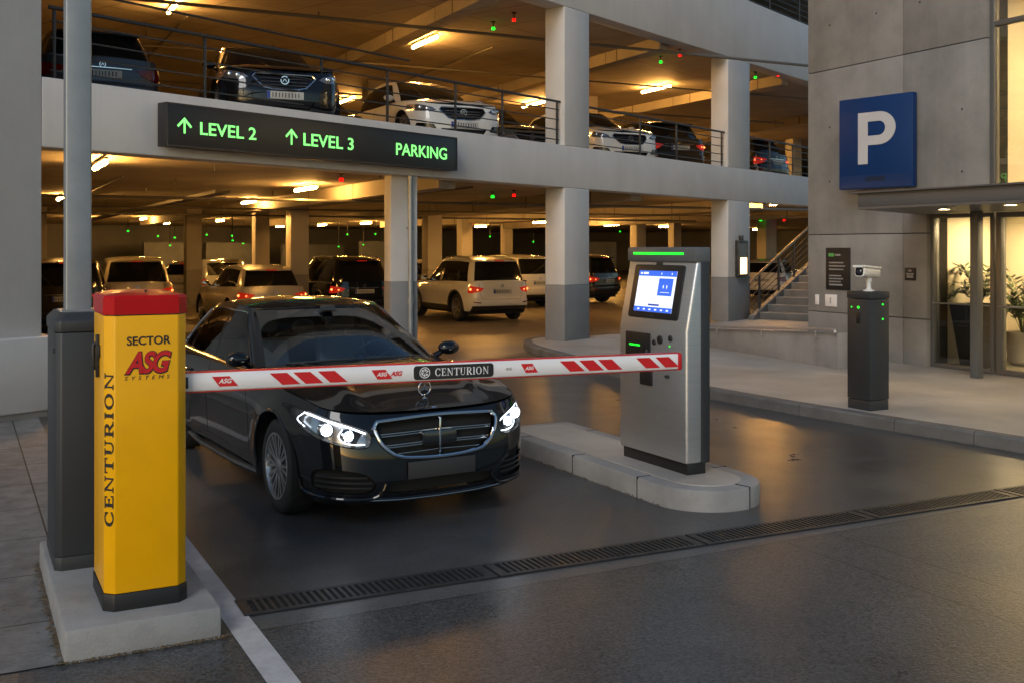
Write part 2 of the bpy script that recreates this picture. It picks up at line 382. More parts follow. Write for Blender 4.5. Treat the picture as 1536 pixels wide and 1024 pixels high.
# garage floor
sheet('garage_floor', [fac(-17, .1), fac(60, .1), fac(60, 44), fac(-17, 44)], .004, M['gfloor'], FA)
mk = MB()
for a0 in (-11.6, -8.9, -6.2, -3.5, -.8, 1.9, 4.6, 7.3, 10.0, 12.7, 15.4):
    p = [lane(a0+dx, b) for dx, b in ((-.05, 26.2), (.05, 26.2), (.05, 31.4), (-.05, 31.4))]
    mk.add([(q.x, q.y, .008) for q in p], [(0, 1, 2, 3)])
p = [lane(a, b) for a, b in ((-1, 23.0), (14, 23.0), (14, 23.1), (-1, 23.1))]; mk.add([(q.x, q.y, .008) for q in p], [(0, 1, 2, 3)])
struct(mk.build('bay_marking', mat('garage_line', (.42, .38, .28), .6, var=.2, vscale=6, grime=.5)))

# raised pavement on the right, with a kerb
outer = [(9.5, 1.9), (7.0, 5.95), (4.74, 9.69), (3.77, 11.13), (2.5, 13.2), (1.54, 15.4), (.72, 17.8), (.34, 19.0), (.22, 19.9), (.30, 20.6), (.75, 21.15), (1.5, 21.45), (2.4, 21.8)]
pts = []
for i in range(len(outer)-1):                     # Catmull-Rom through the kerb line
    a, b_, c_, d_ = (Vector(outer[max(0, i-1)]), Vector(outer[i]), Vector(outer[i+1]), Vector(outer[min(len(outer)-1, i+2)]))
    for k in range(5):
        t = k/5; pts.append(.5*((2*b_) + (c_-a)*t + (2*a-5*b_+4*c_-d_)*t*t + (3*b_-a-3*c_+d_)*t**3))
pts.append(Vector(outer[-1]))
def offset_line(P, d):
    out = []
    for i in range(len(P)):
        t = (P[min(i+1, len(P)-1)] - P[max(i-1, 0)]).normalized(); out.append(P[i] + Vector((t.y, -t.x))*-d)
    return out
inn = offset_line(pts, -.16)
kb = MB()
KZ = .13
n = len(pts); vs = []
for p, q in zip(pts, inn): vs += [(p.x, p.y, -.02), (p.x, p.y, KZ-.02), (p.x+(q.x-p.x)*.12, p.y+(q.y-p.y)*.12, KZ), (q.x, q.y, KZ), (q.x, q.y, -.02)]
kb.add(vs, [(i*5+j, (i+1)*5+j, (i+1)*5+j+1, i*5+j+1) for i in range(n-1) for j in range(4)])
struct(kb.build('kerb', M['kerbdark'], smooth=True, ang=40))
poly = [(q.x, q.y) for q in inn] + [tuple(fac(30, .9)[:2]), tuple(fac(30, -14)[:2]), (30, 6), (16, -2)]
sheet('pavement', poly, KZ-.003, M['pave'])
mb = MB()
for i in range(2, n-1, 3):          # joints between the kerb stones
    p, q = pts[i], inn[i]; t = (pts[i+1]-pts[i]).normalized()*.006; o_ = (p-q).normalized()*.004
    ring = [(p.x+o_.x, p.y+o_.y, -.01), (p.x+o_.x, p.y+o_.y, KZ-.018), (p.x+(q.x-p.x)*.1, p.y+(q.y-p.y)*.1, KZ+.002), (q.x, q.y, KZ+.002)]
    mb.add([(x, y, z) for x, y, z in ring]+[(x+t.x, y+t.y, z) for x, y, z in ring], [(k, k+1, k+5, k+4) for k in range(3)])
struct(mb.build('kerb_joint', M['hole']))
# =================================================================== ISLAND UNDER THE PAY STATION
def rounded_bar(L, r, n=14):
    return [(-r, L)] + [(-r, 0)] + [(r*math.cos(R(180+180*k/n)), r*math.sin(R(180+180*k/n))) for k in range(1, n)] + [(r, 0), (r, L)]
isl = struct(link('traffic_island', None, None)); isl.location = lane(4.99, 6.36); isl.rotation_euler.z = TH
def inset_poly(r, L): return rounded_bar(L, r)
mb = MB(); mb.loft([[Vector((x, y, z)) for x, y in rounded_bar(2.72-dy, rr)] for rr, z, dy in ((.425, -.02, 0), (.425, .135, 0), (.418, .152, .006), (.405, .158, .02))])
mb.build('kerb_stone', M['kerb'], isl, smooth=True, ang=30)
mb = MB(); mb.loft([[Vector((x, y, z)) for x, y in rounded_bar(2.58, rr)] for rr, z in ((.285, .10), (.285, .162), (.28, .164))])
mb.build('paved_top', M['pave'], isl)
mb = MB()
for k in range(3): 
    y = .25 + k*.95
    mb.box(-.4275, -.30, y, y+.008, .0, .1605); mb.box(.30, .4275, y, y+.008, .0, .1605)
a = R(285); mb.tube([(.30*math.cos(a), .30*math.sin(a), .159), (.424*math.cos(a), .424*math.sin(a), .159), (.424*math.cos(a), .424*math.sin(a), .0)], .005, 6)
mb.build('joint', M['hole'], isl)

# =================================================================== DRAIN
DR = TH - R(1.6); dz = lane(1.30, 5.545)
def drain_pt(s): return (dz.x + s*math.cos(DR), dz.y + s*math.sin(DR), 0)
ch = MB().box(-.02, 12.0, -.13, .13, .002, .003).build('drain_channel', M['hole']); ch.location = dz; ch.rotation_euler.z = DR; struct(ch)  # flat black strip stands in for the shade down in the slots
gr = thing('drain_grate', '', 'drain grate', drain_pt(0), DR, 'slotted iron grates of the drain across the road')
GL = 1.45
mb = MB(); mb.box(0, GL, -.128, -.095, .003, .011); mb.box(0, GL, .095, .128, .003, .011); mb.box(0, .055, -.095, .095, .003, .0108); mb.box(GL-.055, GL, -.095, .095, .003, .0108)
mb.build('frame', M['iron'], gr, bevel=.002, seg=1)
mb = MB(); nb = 34
for k in range(nb):
    x = .055 + (GL-.11)*(k+.72)/nb; mb.box(x, x+.019, -.096, .096, .003, .010)
mb.build('slats', M['iron'], gr)
labs = ['slotted iron drain grate that starts at the white lane line', 'slotted iron drain grate in front of the black sedan bumper, second from the white line',
        'slotted iron drain grate just beyond the rounded island end, third from the white line', 'slotted iron drain grate on the right of the road, fourth from the white line', 'slotted iron drain grate running out of the picture on the right']
for i, l in enumerate(labs):
    o = gr if i == 0 else copy_tree(gr); o.location = drain_pt(i*(GL+.02)); o['label'] = l

# =================================================================== BARRIER
pl = tag(MB().box(.42, 1.13, 5.18, 6.86, -.02, .153).build('barrier_plinth', M['kerb'], bevel=.018), 'low grey concrete plinth carrying the yellow barrier cabinet and charcoal post cabinet', 'plinth'); pl.rotation_euler.z = TH
bc = thing('barrier_cabinet', 'tall yellow boom barrier cabinet with red cap, reading SECTOR and CENTURION', 'barrier', (0, 0, 0), TH)
def chamf(x0, x1, y0, y1, c): return [(x0+c, y0), (x1-c, y0), (x1, y0+c), (x1, y1-c), (x1-c, y1), (x0+c, y1), (x0, y1-c), (x0, y0+c)]
def grow(p, d):
    cx = sum(q[0] for q in p)/len(p); cy_ = sum(q[1] for q in p)/len(p)
    xs = [abs(q[0]-cx) for q in p]; hx, hy = max(xs), max(abs(q[1]-cy_) for q in p)
    return [(cx+(q[0]-cx)*(1+d/hx), cy_+(q[1]-cy_)*(1+d/hy)) for q in p]
cp = chamf(.613, .998, 5.345, 5.84, .045)
MB().prism(grow(cp, .006), .15, .235).build('base', M['black'], bc, bevel=.006)
MB().prism(cp, .235, 1.572).build('housing', M['yellow'], bc, bevel=.006)
mb = MB(); mb.loft([[Vector((x, y, z)) for x, y in grow(cp, d)] for d, z in ((.004, 1.577), (.004, 1.655), (-.004, 1.668), (-.05, 1.680), (-.12, 1.686))])
mb.build('cap', M['red'], bc, smooth=True, ang=28)
MB().prism(grow(cp, -.004), 1.570, 1.579).build('seal', M['black'], bc)
MB().cyl((.81, 5.41, 1.665), (.81, 5.41, 1.692), .006, 10).build('screw', M['black'], bc)
mb = MB(); mb.box(.600, .614, 5.52, 5.60, 1.36, 1.42); mb.box(.596, .614, 5.555, 5.585, 1.26, 1.47); mb.tube([(.602, 5.57, 1.30), (.585, 5.57, 1.31), (.585, 5.57, 1.42), (.602, 5.57, 1.43)], .010, 8)
mb.build('handle', M['black'], bc, bevel=.003)
ff = lambda x, z, dy=0: frame((x, 5.345-dy, z), (1, 0, 0), (0, 0, 1))
place_text(text_mesh('SECTOR', .058, .001, bold=.0012, width=.205), 'lettering', M['ink'], bc, ff(.815, 1.430, .001))
place_text(text_mesh('ASG', .140, .0008, bold=.0085, shear=.32, spacing=.86, width=.225), 'lettering', M['ink'], bc, ff(.812, 1.295, .001))
place_text(text_mesh('ASG', .140, .0008, bold=.0040, shear=.32, spacing=.86, width=.215), 'lettering', M['redtape'], bc, ff(.812, 1.297, .003))
place_text(text_mesh('SYSTEMS', .026, .001, shear=.25, spacing=1.9, width=.212), 'lettering', M['ink'], bc, ff(.808, 1.262, .001))
mb, W_ = serif_text('CENTURION', .048, .0012, track=.14, wide=1.86, heavy=.028)
me = mb.mesh('lettering'); place_text(me, 'lettering', M['ink'], bc, frame((.6355-.0008, 5.3675-.0008, .93), (0, 0, 1), (-1, 1, 0)))

# grit and leaf crumbs blown against the plinth and the kerbs
rnd = random.Random(5); mb = MB()
def crumb(p, sp):
    for _ in range(1):
        q = p + Vector((rnd.gauss(0, sp), rnd.gauss(0, sp), 0)); a = rnd.uniform(0, 6.28); l = rnd.uniform(.004, .014); w_ = l*rnd.uniform(.35, .8); u = Vector((math.cos(a), math.sin(a), rnd.uniform(-.2, .2)))*l; v = Vector((-math.sin(a), math.cos(a), rnd.uniform(-.2, .2)))*w_
        z = Vector((0, 0, .009+rnd.uniform(0, .004))); mb.add([q+u+z, q+v+z, q-u+z, q-v+z], [(0, 1, 2, 3)])
for k in range(420): crumb(lane(.41, rnd.uniform(5.15, 6.9)), .012)
for k in range(260): crumb(lane(rnd.uniform(.40, 1.15), 5.165), .012)
for k in range(160): crumb(lane(1.142, rnd.uniform(5.2, 6.9)), .010)
for k in range(200): crumb(lane(4.99-.435, rnd.uniform(6.3, 9.3)), .010)
for i in range(500):
    j = rnd.randrange(8, 40); p, p3 = pts[j], pts[j+1]; t = rnd.random(); o_ = (pts[j]-inn[j]).normalized()*.02; crumb(Vector((p.x+(p3.x-p.x)*t+o_.x, p.y+(p3.y-p.y)*t+o_.y, 0)), .012)
for k in range(140): crumb(lane(rnd.uniform(-2.2, .4), rnd.uniform(5.2, 9)), .0)
tag(mb.build('litter', mat('leaf_crumbs', (.13, .085, .04), .8, var=.5, vscale=40)), 'brown grit and leaf crumbs gathered along the plinth and kerb edges', 'litter', kind='stuff')
# boom
B0 = G(275, 573, 0); bz = 1.22
bp0 = Vector((-1.80, 5.27, bz)); bp1 = Vector((1.014, 6.325, bz)); bl = (bp1-bp0).length; ba = math.atan2(bp1.y-bp0.y, bp1.x-bp0.x)
bo = thing('boom_barrier', 'white boom arm with red slanted marks lowered across the lane before the black sedan', 'barrier arm', bp0, ba)
prof = [(-.028, -.046), (.028, -.046), (.034, -.040), (.034, .040), (.028, .046), (-.028, .046), (-.034, .040), (-.034, -.040)]
MB().loft([[Vector((x, p[0], p[1])) for p in prof] for x in (.14, bl-.03)]).build('beam', M['white'], bo, smooth=True, ang=50)
mb = MB(); mb.box(.14, bl-.03, -.024, .024, .045, .0525); mb.box(.14, bl-.03, -.024, .024, -.0525, -.045); mb.build('edge_strip', M['redtape'], bo, bevel=.002)
mb = MB(); mb.loft([[Vector((x, p[0]*k, p[1]*k)) for p in prof] for x, k in ((bl-.032, 1.13), (bl-.012, 1.13), (bl-.004, 1.0))]); mb.build('end_cap', M['redtape'], bo, bevel=.003)
def bx(px):   # distance along the arm seen at this column of the photograph
    s = (px-CXP)/F; return (s*bp0.y-bp0.x)/(math.cos(ba)-s*math.sin(ba))
for px in (403, 438, 475, 836, 865, 893, 950, 979):
    x = bx(px); mk = MB(); mk.add([(x, -.0352, .031), (x+.115*.78, -.0352, .031), (x+.205*.78, -.0352, -.031), (x+.085*.78, -.0352, -.031)], [(0, 1, 2, 3)]); mk.build('stripe', M['redtape'], bo)
for px, k in ((317, 1.25), (555, 1.1), (778, 1.0)):
    x = bx(px); fl = MB().add([(x, -.0353, .026), (x+.07*k, -.0353, .026), (x+.105*k, -.0353, -.026), (x+.030*k, -.0353, -.026)], [(0, 1, 2, 3)]).build('decal', M['redtape'], bo)
    me = text_mesh('ASG', .026*k, .0004, bold=.0008, shear=.3); me.transform(frame((x+.052*k, -.0358, -.009), (1, 0, 0), (0, 0, 1))); link('lettering', me, M['whiteink'], fl)
x = bx(592); place_text(text_mesh('ASG', .034, .0004, bold=.0016, shear=.3, spacing=.9), 'lettering', M['redtape'], bo, frame((x, -.0356, -.010), (1, 0, 0), (0, 0, 1)))
x = bx(760); place_text(text_mesh('ASG', .020, .0004, shear=.2), 'lettering', M['ink'], bo, frame((x, -.0356, -.006), (1, 0, 0), (0, 0, 1)))
x0, x1 = bx(618), bx(737)
def rrect(x0, x1, z0, z1, r, n=5):
    o = []
    for cx, cz, a0 in ((x1-r, z1-r, 0), (x0+r, z1-r, 90), (x0+r, z0+r, 180), (x1-r, z0+r, 270)):
        o += [(cx+r*math.cos(R(a0+90*k/n)), cz+r*math.sin(R(a0+90*k/n))) for k in range(n+1)]
    return o
pn = MB().prism([(p[0], p[1]) for p in rrect(x0, x1, -.038, .038, .018)], 0, .0025, Matrix(((1, 0, 0, 0), (0, 0, -1, -.0345), (0, 1, 0, 0), (0, 0, 0, 1)))).build('name_plate', M['ink'], bo)
mb, W_ = serif_text('CENTURION', .041, .0004, track=.10, wide=(x1-x0)*.66/ (.041*(7.9)))
k = (x1-x0)*.68/W_
for v in mb.v: v.x *= k
me = mb.mesh('lettering'); me.transform(frame((x0+(x1-x0)*.60, -.0375, 0), (1, 0, 0), (0, 0, 1))); link('lettering', me, M['whiteink'], pn)
mb = MB(); cx = x0+(x1-x0)*.135
for r0, r1 in ((.030, .026), (.019, .015)):
    for q in ringsec(cx, 0, r0, r0, r1, r1, 20 if r1 < .02 else 0, 340 if r1 < .02 else 360, 20): mb.prism(q, 0, .0004, Matrix(((1, 0, 0, 0), (0, 0, -1, -.0375), (0, 1, 0, 0), (0, 0, 0, 1))))
for a in (20, 80, 140, 200, 260, 320):
    c, s = math.cos(R(a)), math.sin(R(a)); mb.prism([(cx+c*.006-s*.002, s*.006+c*.002), (cx+c*.022-s*.002, s*.022+c*.002), (cx+c*.022+s*.002, s*.022-c*.002), (cx+c*.006+s*.002, s*.006-c*.002)], 0, .0007, Matrix(((1, 0, 0, 0), (0, 0, -1, -.0375), (0, 1, 0, 0), (0, 0, 0, 1))))
mb.build('emblem', M['whiteink'], pn)
# arm root inside the cabinet
MB().cyl((.02, 0, 0), (.16, 0, 0), .045, 14).build('hub', M['darkgrey'], bo)

# charcoal cabinet with the post
gc = thing('post_cabinet', 'charcoal grey steel cabinet behind the yellow barrier, with the tall post on top', 'cabinet', (0, 0, 0), TH)
gp = chamf(.455, .88, 6.154, 6.75, .03)
MB().prism(grow(gp, .004), .15, .225).build('base', M['darkgrey'], gc, bevel=.004)
MB().prism(gp, .225, 1.44).build('housing', M['darkgrey'], gc, bevel=.006)
MB().loft([[Vector((x, y, z)) for x, y in grow(gp, d)] for d, z in ((.006, 1.443), (.006, 1.50), (-.03, 1.54), (-.06, 1.545))]).build('lid', M['darkgrey'], gc, bevel=.004)
MB().cyl((.449, 6.22, 1.34), (.456, 6.22, 1.34), .014, 12).build('lock', M['black'], gc)
mb = MB(); mb.box(.78, .86, 6.06, 6.16, 1.16, 1.40); mb.build('control_box', M['black'], gc, bevel=.02, seg=3)
po = thing('steel_post', 'tall square galvanised post rising from the charcoal cabinet past the picture top', 'post', lane(.585, 6.36, 1.545), TH)
MB().prism(rrect(-.068, .068, -.068, .068, .010, 3), 0, 4.6).build('shaft', M['postgrey'], po, smooth=True, ang=30)
MB().prism(rrect(-.10, .10, -.10, .10, .01, 2), 0, .012).build('base_plate', M['postgrey'], po)

# =================================================================== PAY STATION
ks = thing('pay_station', 'brushed steel ticket machine with a lit blue and white screen on the island', 'ticket machine', (0, 0, 0), TH)
kp = lane(0, 0); 
c_ = Vector((1.33, 7.97, 0)); a0 = c_.x*math.cos(TH)+c_.y*math.sin(TH); b0 = -c_.x*math.sin(TH)+c_.y*math.cos(TH)
b1 = b0+.92; D = .225                                       # the front faces -x (the driver), runs along y from b0 to b1
MB().box(a0+.03, a0+D-.02, b0+.03, b1-.02, .158, .25).build('base', M['black'], ks, bevel=.004)
side = [(0, .25), (0, 1.26), (.105, 1.80), (.17, 1.80), (.17, .25)]           # side view of the steel front shell: x depth, z
def shell(y0, y1, inset=0): 
    return [[Vector((a0+x+inset, y, z)) for x, z in side] for y in (y0, y1)]
MB().loft(shell(b0+.004, b1)).build('front_shell', M['steel'], ks, bevel=.022, seg=3)
MB().prism([(a0+.135, b0-.002), (a0+D, b0-.002), (a0+D, b1+.002), (a0+.135, b1+.002)], .25, 1.82).build('rear_shell', M['darkgrey'], ks, bevel=.012)
MB().loft([[Vector((a0+x, y, z)) for x, z in ((.085, 1.79), (.085, 1.895), (.10, 1.905), (D+.002, 1.905), (D+.002, 1.79))] for y in (b0-.004, b1+.004)]).build('header', M['midgrey'], ks, bevel=.01)
MB().box(a0+.079, a0+.088, b0+.15, b1-.09, 1.845, 1.862).build('status_light', M['green'], ks, bevel=.003)
tl = math.atan2(.105, .54); s0 = Vector((a0, 0, 1.26))
def onface(y, t, d=0):   # on the slanted upper front: t metres up the slope from its foot, d metres out
    return Vector((a0 + t*math.sin(tl) - d*math.cos(tl), y, 1.26 + t*math.cos(tl) + d*math.sin(tl)))
def slab(y0, y1, t0, t1, d0, d1, r=0):
    pp = rrect(y0, y1, t0, t1, r, 4) if r else rc(y0, y1, t0, t1)
    mb = MB(); mb.loft([[onface(y, t, d) for y, t in pp] for d in (d0, d1)]); return mb
def fr(px): return px  # (kept simple)
ym = lambda k: b1 - (b1-b0)*k            # 0 at the far (left in view) edge, 1 at the near edge
bez = slab(ym(.86), ym(.13), .075, .51, -.004, .014, .025).build('screen_bezel', M['black'], ks, bevel=.004)
scr = slab(ym(.77), ym(.215), .125, .46, .0135, .016)
M['scrw'] = emit('screen_white', (.80, .86, 1.0), .95); M['scrb'] = emit('screen_blue', (.035, .13, .72), .9); M['scrd'] = emit('screen_navy', (.02, .06, .35), .8)
scr.build('screen', M['scrw'], bez)
slab(ym(.77), ym(.215), .415, .46, .0155, .0175).build('screen_bar', M['scrb'], bez)
slab(ym(.77), ym(.215), .125, .165, .0155, .0175).build('screen_bar', M['scrb'], bez)
slab(ym(.735), ym(.53), .26, .40, .0155, .0175).build('screen_panel', M['scrb'], bez)
mb = MB()
for (k0, k1, t0, t1) in ((.24, .27, .43, .445), (.285, .36, .43, .447), (.55, .56, .43, .445), (.70, .71, .43, .445)): mb.loft([[onface(y, t, d) for y, t in rc(ym(k1), ym(k0), t0, t1)] for d in (.0172, .0182)])
for (k0, k1, t0, t1) in ((.60, .612, .32, .345), (.65, .662, .32, .345), (.57, .70, .285, .289)): mb.loft([[onface(y, t, d) for y, t in rc(ym(k1), ym(k0), t0, t1)] for d in (.0172, .0182)])
for k in range(6): mb.loft([[onface(y, t, d) for y, t in rc(ym(.27+.085*k+.03), ym(.27+.085*k), .138, .150)] for d in (.0172, .0182)])
mb.build('screen_icon', M['scrw'], bez)
slab(ym(.58), ym(.42), .175, .19, .0155, .0175).build('screen_button', M['scrd'], bez)
slab(ym(.52), ym(.44), .508, .530, .0, .012, .008).build('camera_lens', M['black'], ks)
for ch_, k in (('O', .49), ('K', .515)): place_text(text_mesh(ch_, .018, .0004), 'lettering', M['midgrey'], ks, frame(onface(ym(k), .092, .0146), (0, -1, 0), (math.sin(tl), 0, math.cos(tl))))
def low(y0, y1, z0, z1, d0, d1, m, nm, r=.0, par=ks, bev=0.0):
    pp = rrect(y0, y1, z0, z1, r, 4) if r else rc(y0, y1, z0, z1)
    mb = MB(); mb.loft([[Vector((a0-d, y, z)) for y, z in pp] for d in (d0, d1)]); return mb.build(nm, m, par, bevel=bev)
rd = low(ym(.49), ym(.115), .985, 1.215, -.004, .010, M['black'], 'card_reader', .012, bev=.003)
low(ym(.34), ym(.18), 1.105, 1.118, .009, .012, M['green'], 'slot_light', 0, rd)
low(ym(.40), ym(.34), 1.03, 1.05, .009, .012, M['midgrey'], 'card_slot', 0, rd)
low(ym(.455), ym(.43), 1.06, 1.085, .009, .012, M['midgrey'], 'symbol', .006, rd)
for k, zz, rr, mm in ((.545, 1.15, .022, 'black'), (.63, 1.175, .034, 'black'), (.78, 1.195, .024, 'black'), (.70, 1.04, .030, 'green'), (.79, 1.045, .030, 'black')):
    MB().lathe([(rr, 0), (rr, .010), (rr*.8, .014)], 18, frame((a0+.001, ym(k), zz), (0, 1, 0), (0, 0, 1)) @ Matrix.Scale(1, 4) @ Matrix.Rotation(math.pi, 4, 'X')).build('button', M['black'], ks)
    if mm == 'green': MB().lathe([(rr*.55, 0), (rr*.55, .003)], 16, frame((a0-.0125, ym(k), zz), (0, -1, 0), (0, 0, 1))).build('button_light', M['green'], ks)
low(ym(.77), ym(.76), 1.13, 1.14, -.001, .004, M['green'], 'indicator', 0)
low(ym(.52), ym(.34), .80, .93, -.003, .012, M['black'], 'ticket_slot', .01, bev=.003)
mb = MB(); mb.cyl((a0-.03, ym(.75), .90), (a0+.01, ym(.75), .90), .012); mb.build('lock', M['black'], ks)

# =================================================================== CAMERA BOLLARD
bb = thing('camera_bollard', 'dark grey square bollard with green lights on the right pavement kerb', 'bollard', lane(0, 0), TH)
cb = G(1305, 616, .13); ca = cb.x*math.cos(TH)+cb.y*math.sin(TH); cbb = -cb.x*math.sin(TH)+cb.y*math.cos(TH)
MB().box(ca+.004, ca+.286, cbb+.004, cbb+.326, .127, .235).build('base', M['darkgrey'], bb, bevel=.004)
MB().box(ca, ca+.29, cbb, cbb+.33, .24, 1.335).build('housing', M['darkgrey'], bb, bevel=.006)
MB().box(ca-.006, ca+.296, cbb-.006, cbb+.336, 1.34, 1.42).build('lid', M['darkgrey'], bb, bevel=.010)
mb = MB()
for y, z, r in ((cbb+.165, 1.245, .014),): mb.cyl((ca-.006, y, z), (ca+.002, y, z), r, 12)
mb.cyl((ca-.004, cbb+.265, 1.245), (ca+.002, cbb+.265, 1.245), .008, 10)
for x, z in ((ca+.19, 1.28), (ca+.19, 1.12)): mb.cyl((x, cbb-.005, z), (x, cbb+.002, z), .010, 10)
mb.build('indicator', M['green'], bb)
mb = MB(); mb.box(ca-.012, ca, cbb+.14, cbb+.19, 1.07, 1.19); mb.build('sensor', M['black'], bb, bevel=.01)
# camera on top
cpos = Vector((ca+.155, cbb+.165, 1.42)); wpos = lane(cpos.x, cpos.y, 1.42)
cm = thing('security_camera', 'white bullet security camera standing on the dark bollard', 'camera', wpos, R(27))
M['camwhite'] = mat('camera_white', (.70, .70, .68), .4, coat=.1)
MB().lathe([(.062, 0), (.062, .012), (.040, .018), (.026, .03), (.026, .10), (.034, .105), (.034, .15)], 20).build('mount', M['camwhite'], cm, smooth=True, ang=35)
tilt = Matrix.Translation((0, 0, .205)) @ Matrix.Rotation(R(16), 4, 'Z') @ Matrix.Rotation(R(4), 4, 'Y')
def camring(x, w_, h_, z0=0): return [tilt @ Vector((x, p[0], p[1]+z0)) for p in rrect(-w_, w_, -h_, h_, min(w_, h_)*.62, 5)]
MB().loft([camring(x, w_, h_) for x, w_, h_ in ((-.205, .052, .050), (-.20, .058, .056), (.15, .058, .056), (.165, .05, .048))]).build('housing', M['camwhite'], cm, smooth=True, ang=45)
MB().loft([camring(x, w_, h_, z) for x, w_, h_, z in ((-.245, .060, .012, .056), (-.20, .064, .012, .060), (.16, .064, .012, .060), (.17, .06, .008, .058))]).build('sunshield', M['camwhite'], cm, smooth=True, ang=40)
MB().loft([camring(x, w_, h_) for x, w_, h_ in ((-.2085, .046, .044), (-.204, .046, .044))]).build('front_glass', mat('lens_glass', (.004, .004, .005), .08), cm)
MB().lathe([(.030, 0), (.030, .008), (.022, .012)], 18, tilt @ frame((-.2085, 0, 0), (0, -1, 0), (0, 0, 1)) ).build('lens', mat('lens_dark', (.01, .01, .02), .05, coat=1), cm)
mb = MB()
for x in (-.06, -.02, .02): mb.cyl(tilt @ Vector((x, -.060, -.022)), tilt @ Vector((x, -.056, -.022)), .006, 8)
mb.build('screw', M['midgrey'], cm)
# =================================================================== PARKING GARAGE
ga = thing('parking_garage', 'pale concrete multistorey car park with open decks lit amber inside', 'car park', FO, FA)
def fb(name, x0, x1, y0, y1, z0, z1, m, bev=.012, par=ga): return MB().box(x0, x1, y0, y1, z0, z1).build(name, m, par, bevel=bev)
XL, XR = -10.2, 14.0
Z1, Z2, Z3, Z4 = 3.05, 3.85, 6.50, 8.05
fb('facade_beam', XL, XR+20, 0, .42, Z1, Z2, M['facade'])
fb('facade_beam', XL, XR+20, 0, .42, Z3, Z4, M['facade'])
fb('facade_beam', XL, XR+20, 0, .42, 10.4, 11.6, M['facade'])
fb('end_wall', -18, XL-.003, .004, .6, .0, 11.6, M['facade'])
MB().prism([(-18, -.14), (XL+.02, -.14), (XL+.13, -.10), (XL+.16, .0), (XL+.16, .62), (-18, .62)], .07, .90).build('wall_foot', M['facade'], ga, bevel=.02)
MB().box(-18, XL+.02, -.10, .5, -.02, .085).build('footing', M['kerb'], ga, bevel=.02)
for x0, x1 in ((0, .83), (6.75, 7.92)):
    for z0, z1, seg in ((.12, 1.19, 0), (1.19, Z1-.002, 1), (Z2+.002, Z3-.002, 1), (Z4+.002, 10.398, 1)):
        c = MB().box(x0+(0 if seg else -.004), x1+(0 if seg else .004), 0 if seg else -.004, .46, z0, z1).build('column' if seg else 'column_dado', M['facade'] if seg else M['dado'], ga, bevel=.012)
# slabs (floors/ceilings) and enclosing walls
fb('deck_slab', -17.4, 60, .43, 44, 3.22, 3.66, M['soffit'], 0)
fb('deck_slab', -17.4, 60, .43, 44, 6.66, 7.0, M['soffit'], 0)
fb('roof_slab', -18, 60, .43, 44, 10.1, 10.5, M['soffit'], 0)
fb('rear_wall', -18, 60, 44, 44.3, 0, 10.5, M['back'], 0)
fb('side_wall', -18, -17.5, .61, 44, 0, 10.5, M['colpaint'], 0)
fb('side_wall', 60, 60.3, .43, 44, 0, 10.5, M['back'], 0)
# beams and pipes under the soffits run along the lane
li = Matrix.Rotation(-FA, 4, 'Z') @ Matrix.Translation(-FO)
def in_ga(p): return li @ p
def lane_beam(a, w_, h_, ztop, m, name, b_end=50, lead=.46):
    # starts where the lane line meets the facade's back face
    def hit(a_):
        lo, hi = -40.0, 80.0
        for _ in range(50):
            mid = (lo+hi)/2
            if to_fac(lane(a_, mid))[1] < lead: lo = mid
            else: hi = mid
        return hi
    q = [lane(a-w_/2, hit(a-w_/2)), lane(a+w_/2, hit(a+w_/2)), lane(a+w_/2, b_end), lane(a-w_/2, b_end)]
    q = [in_ga(p) for p in q]; q = [(p.x, min(p.y, 43.9)) for p in q]
    MB().prism(q, ztop-h_, ztop-.002).build(name, m, ga)
for a in (-7.2, -.4, 7.4, 13.0, 19.0, 26.0):
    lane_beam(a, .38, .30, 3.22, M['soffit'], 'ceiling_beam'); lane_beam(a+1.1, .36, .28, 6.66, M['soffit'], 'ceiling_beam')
def pipe(pts, r, m=M['conduit'], name='conduit'):
    MB().tube([in_ga(Vector(p)) for p in pts], r, 8).build(name, m, ga, smooth=True)
for bq, r in ((20.2, .03), (25.5, .022), (31, .03)):
    pipe([lane(-12, bq+2, 2.88), lane(24, bq, 2.88)], r)
for bq, r in ((19.0, .035), (23.4, .022), (28.5, .03)): pipe([lane(-9, bq+1, 6.34), lane(26, bq, 6.34)], r)
for a, r in ((-4.2, .025), (2.6, .02), (9.6, .02)): pipe([lane(a, 20 if a > 0 else 13.5, 3.18), lane(a+.2, 52, 3.18)], r); pipe([lane(a+1.5, 22 if a > 0 else 14.5, 6.62), lane(a+1.6, 45, 6.62)], r)
# interior columns
def icol(p, w_, face=None):
    c = in_ga(Vector((p[0], p[1], 0)))
    rot = Matrix.Translation((c.x, c.y, 0)) @ Matrix.Rotation(TH-FA, 4, 'Z')
    MB().box(-w_/2, w_/2, -w_/2, w_/2, 1.2, 3.22, rot).build('column', M['colpaint'], ga, bevel=.01)
    MB().box(-w_/2-.004, w_/2+.004, -w_/2-.004, w_/2+.004, 0, 1.2, rot).build('column_dado', M['dado'] if face else M['coldado'], ga, bevel=.01)
M['coldado'] = mat('column_lower_paint', (.30, .28, .24), .6, var=.12, vscale=2, grime=.2)
def at(px, Y): return Vector(((px-CXP)/F*Y, Y, 0))
for px, Y, w_ in ((289, 33.9, .48), (446, 27.6, .48), (391, 37, .5), (648, 34, .5), (697, 44, .5), (1150, 46, .6), (957, 46, .5), (1012, 56, .5), (58, 33, .45), (760, 58, .5)):
    icol(at(px, Y), w_)
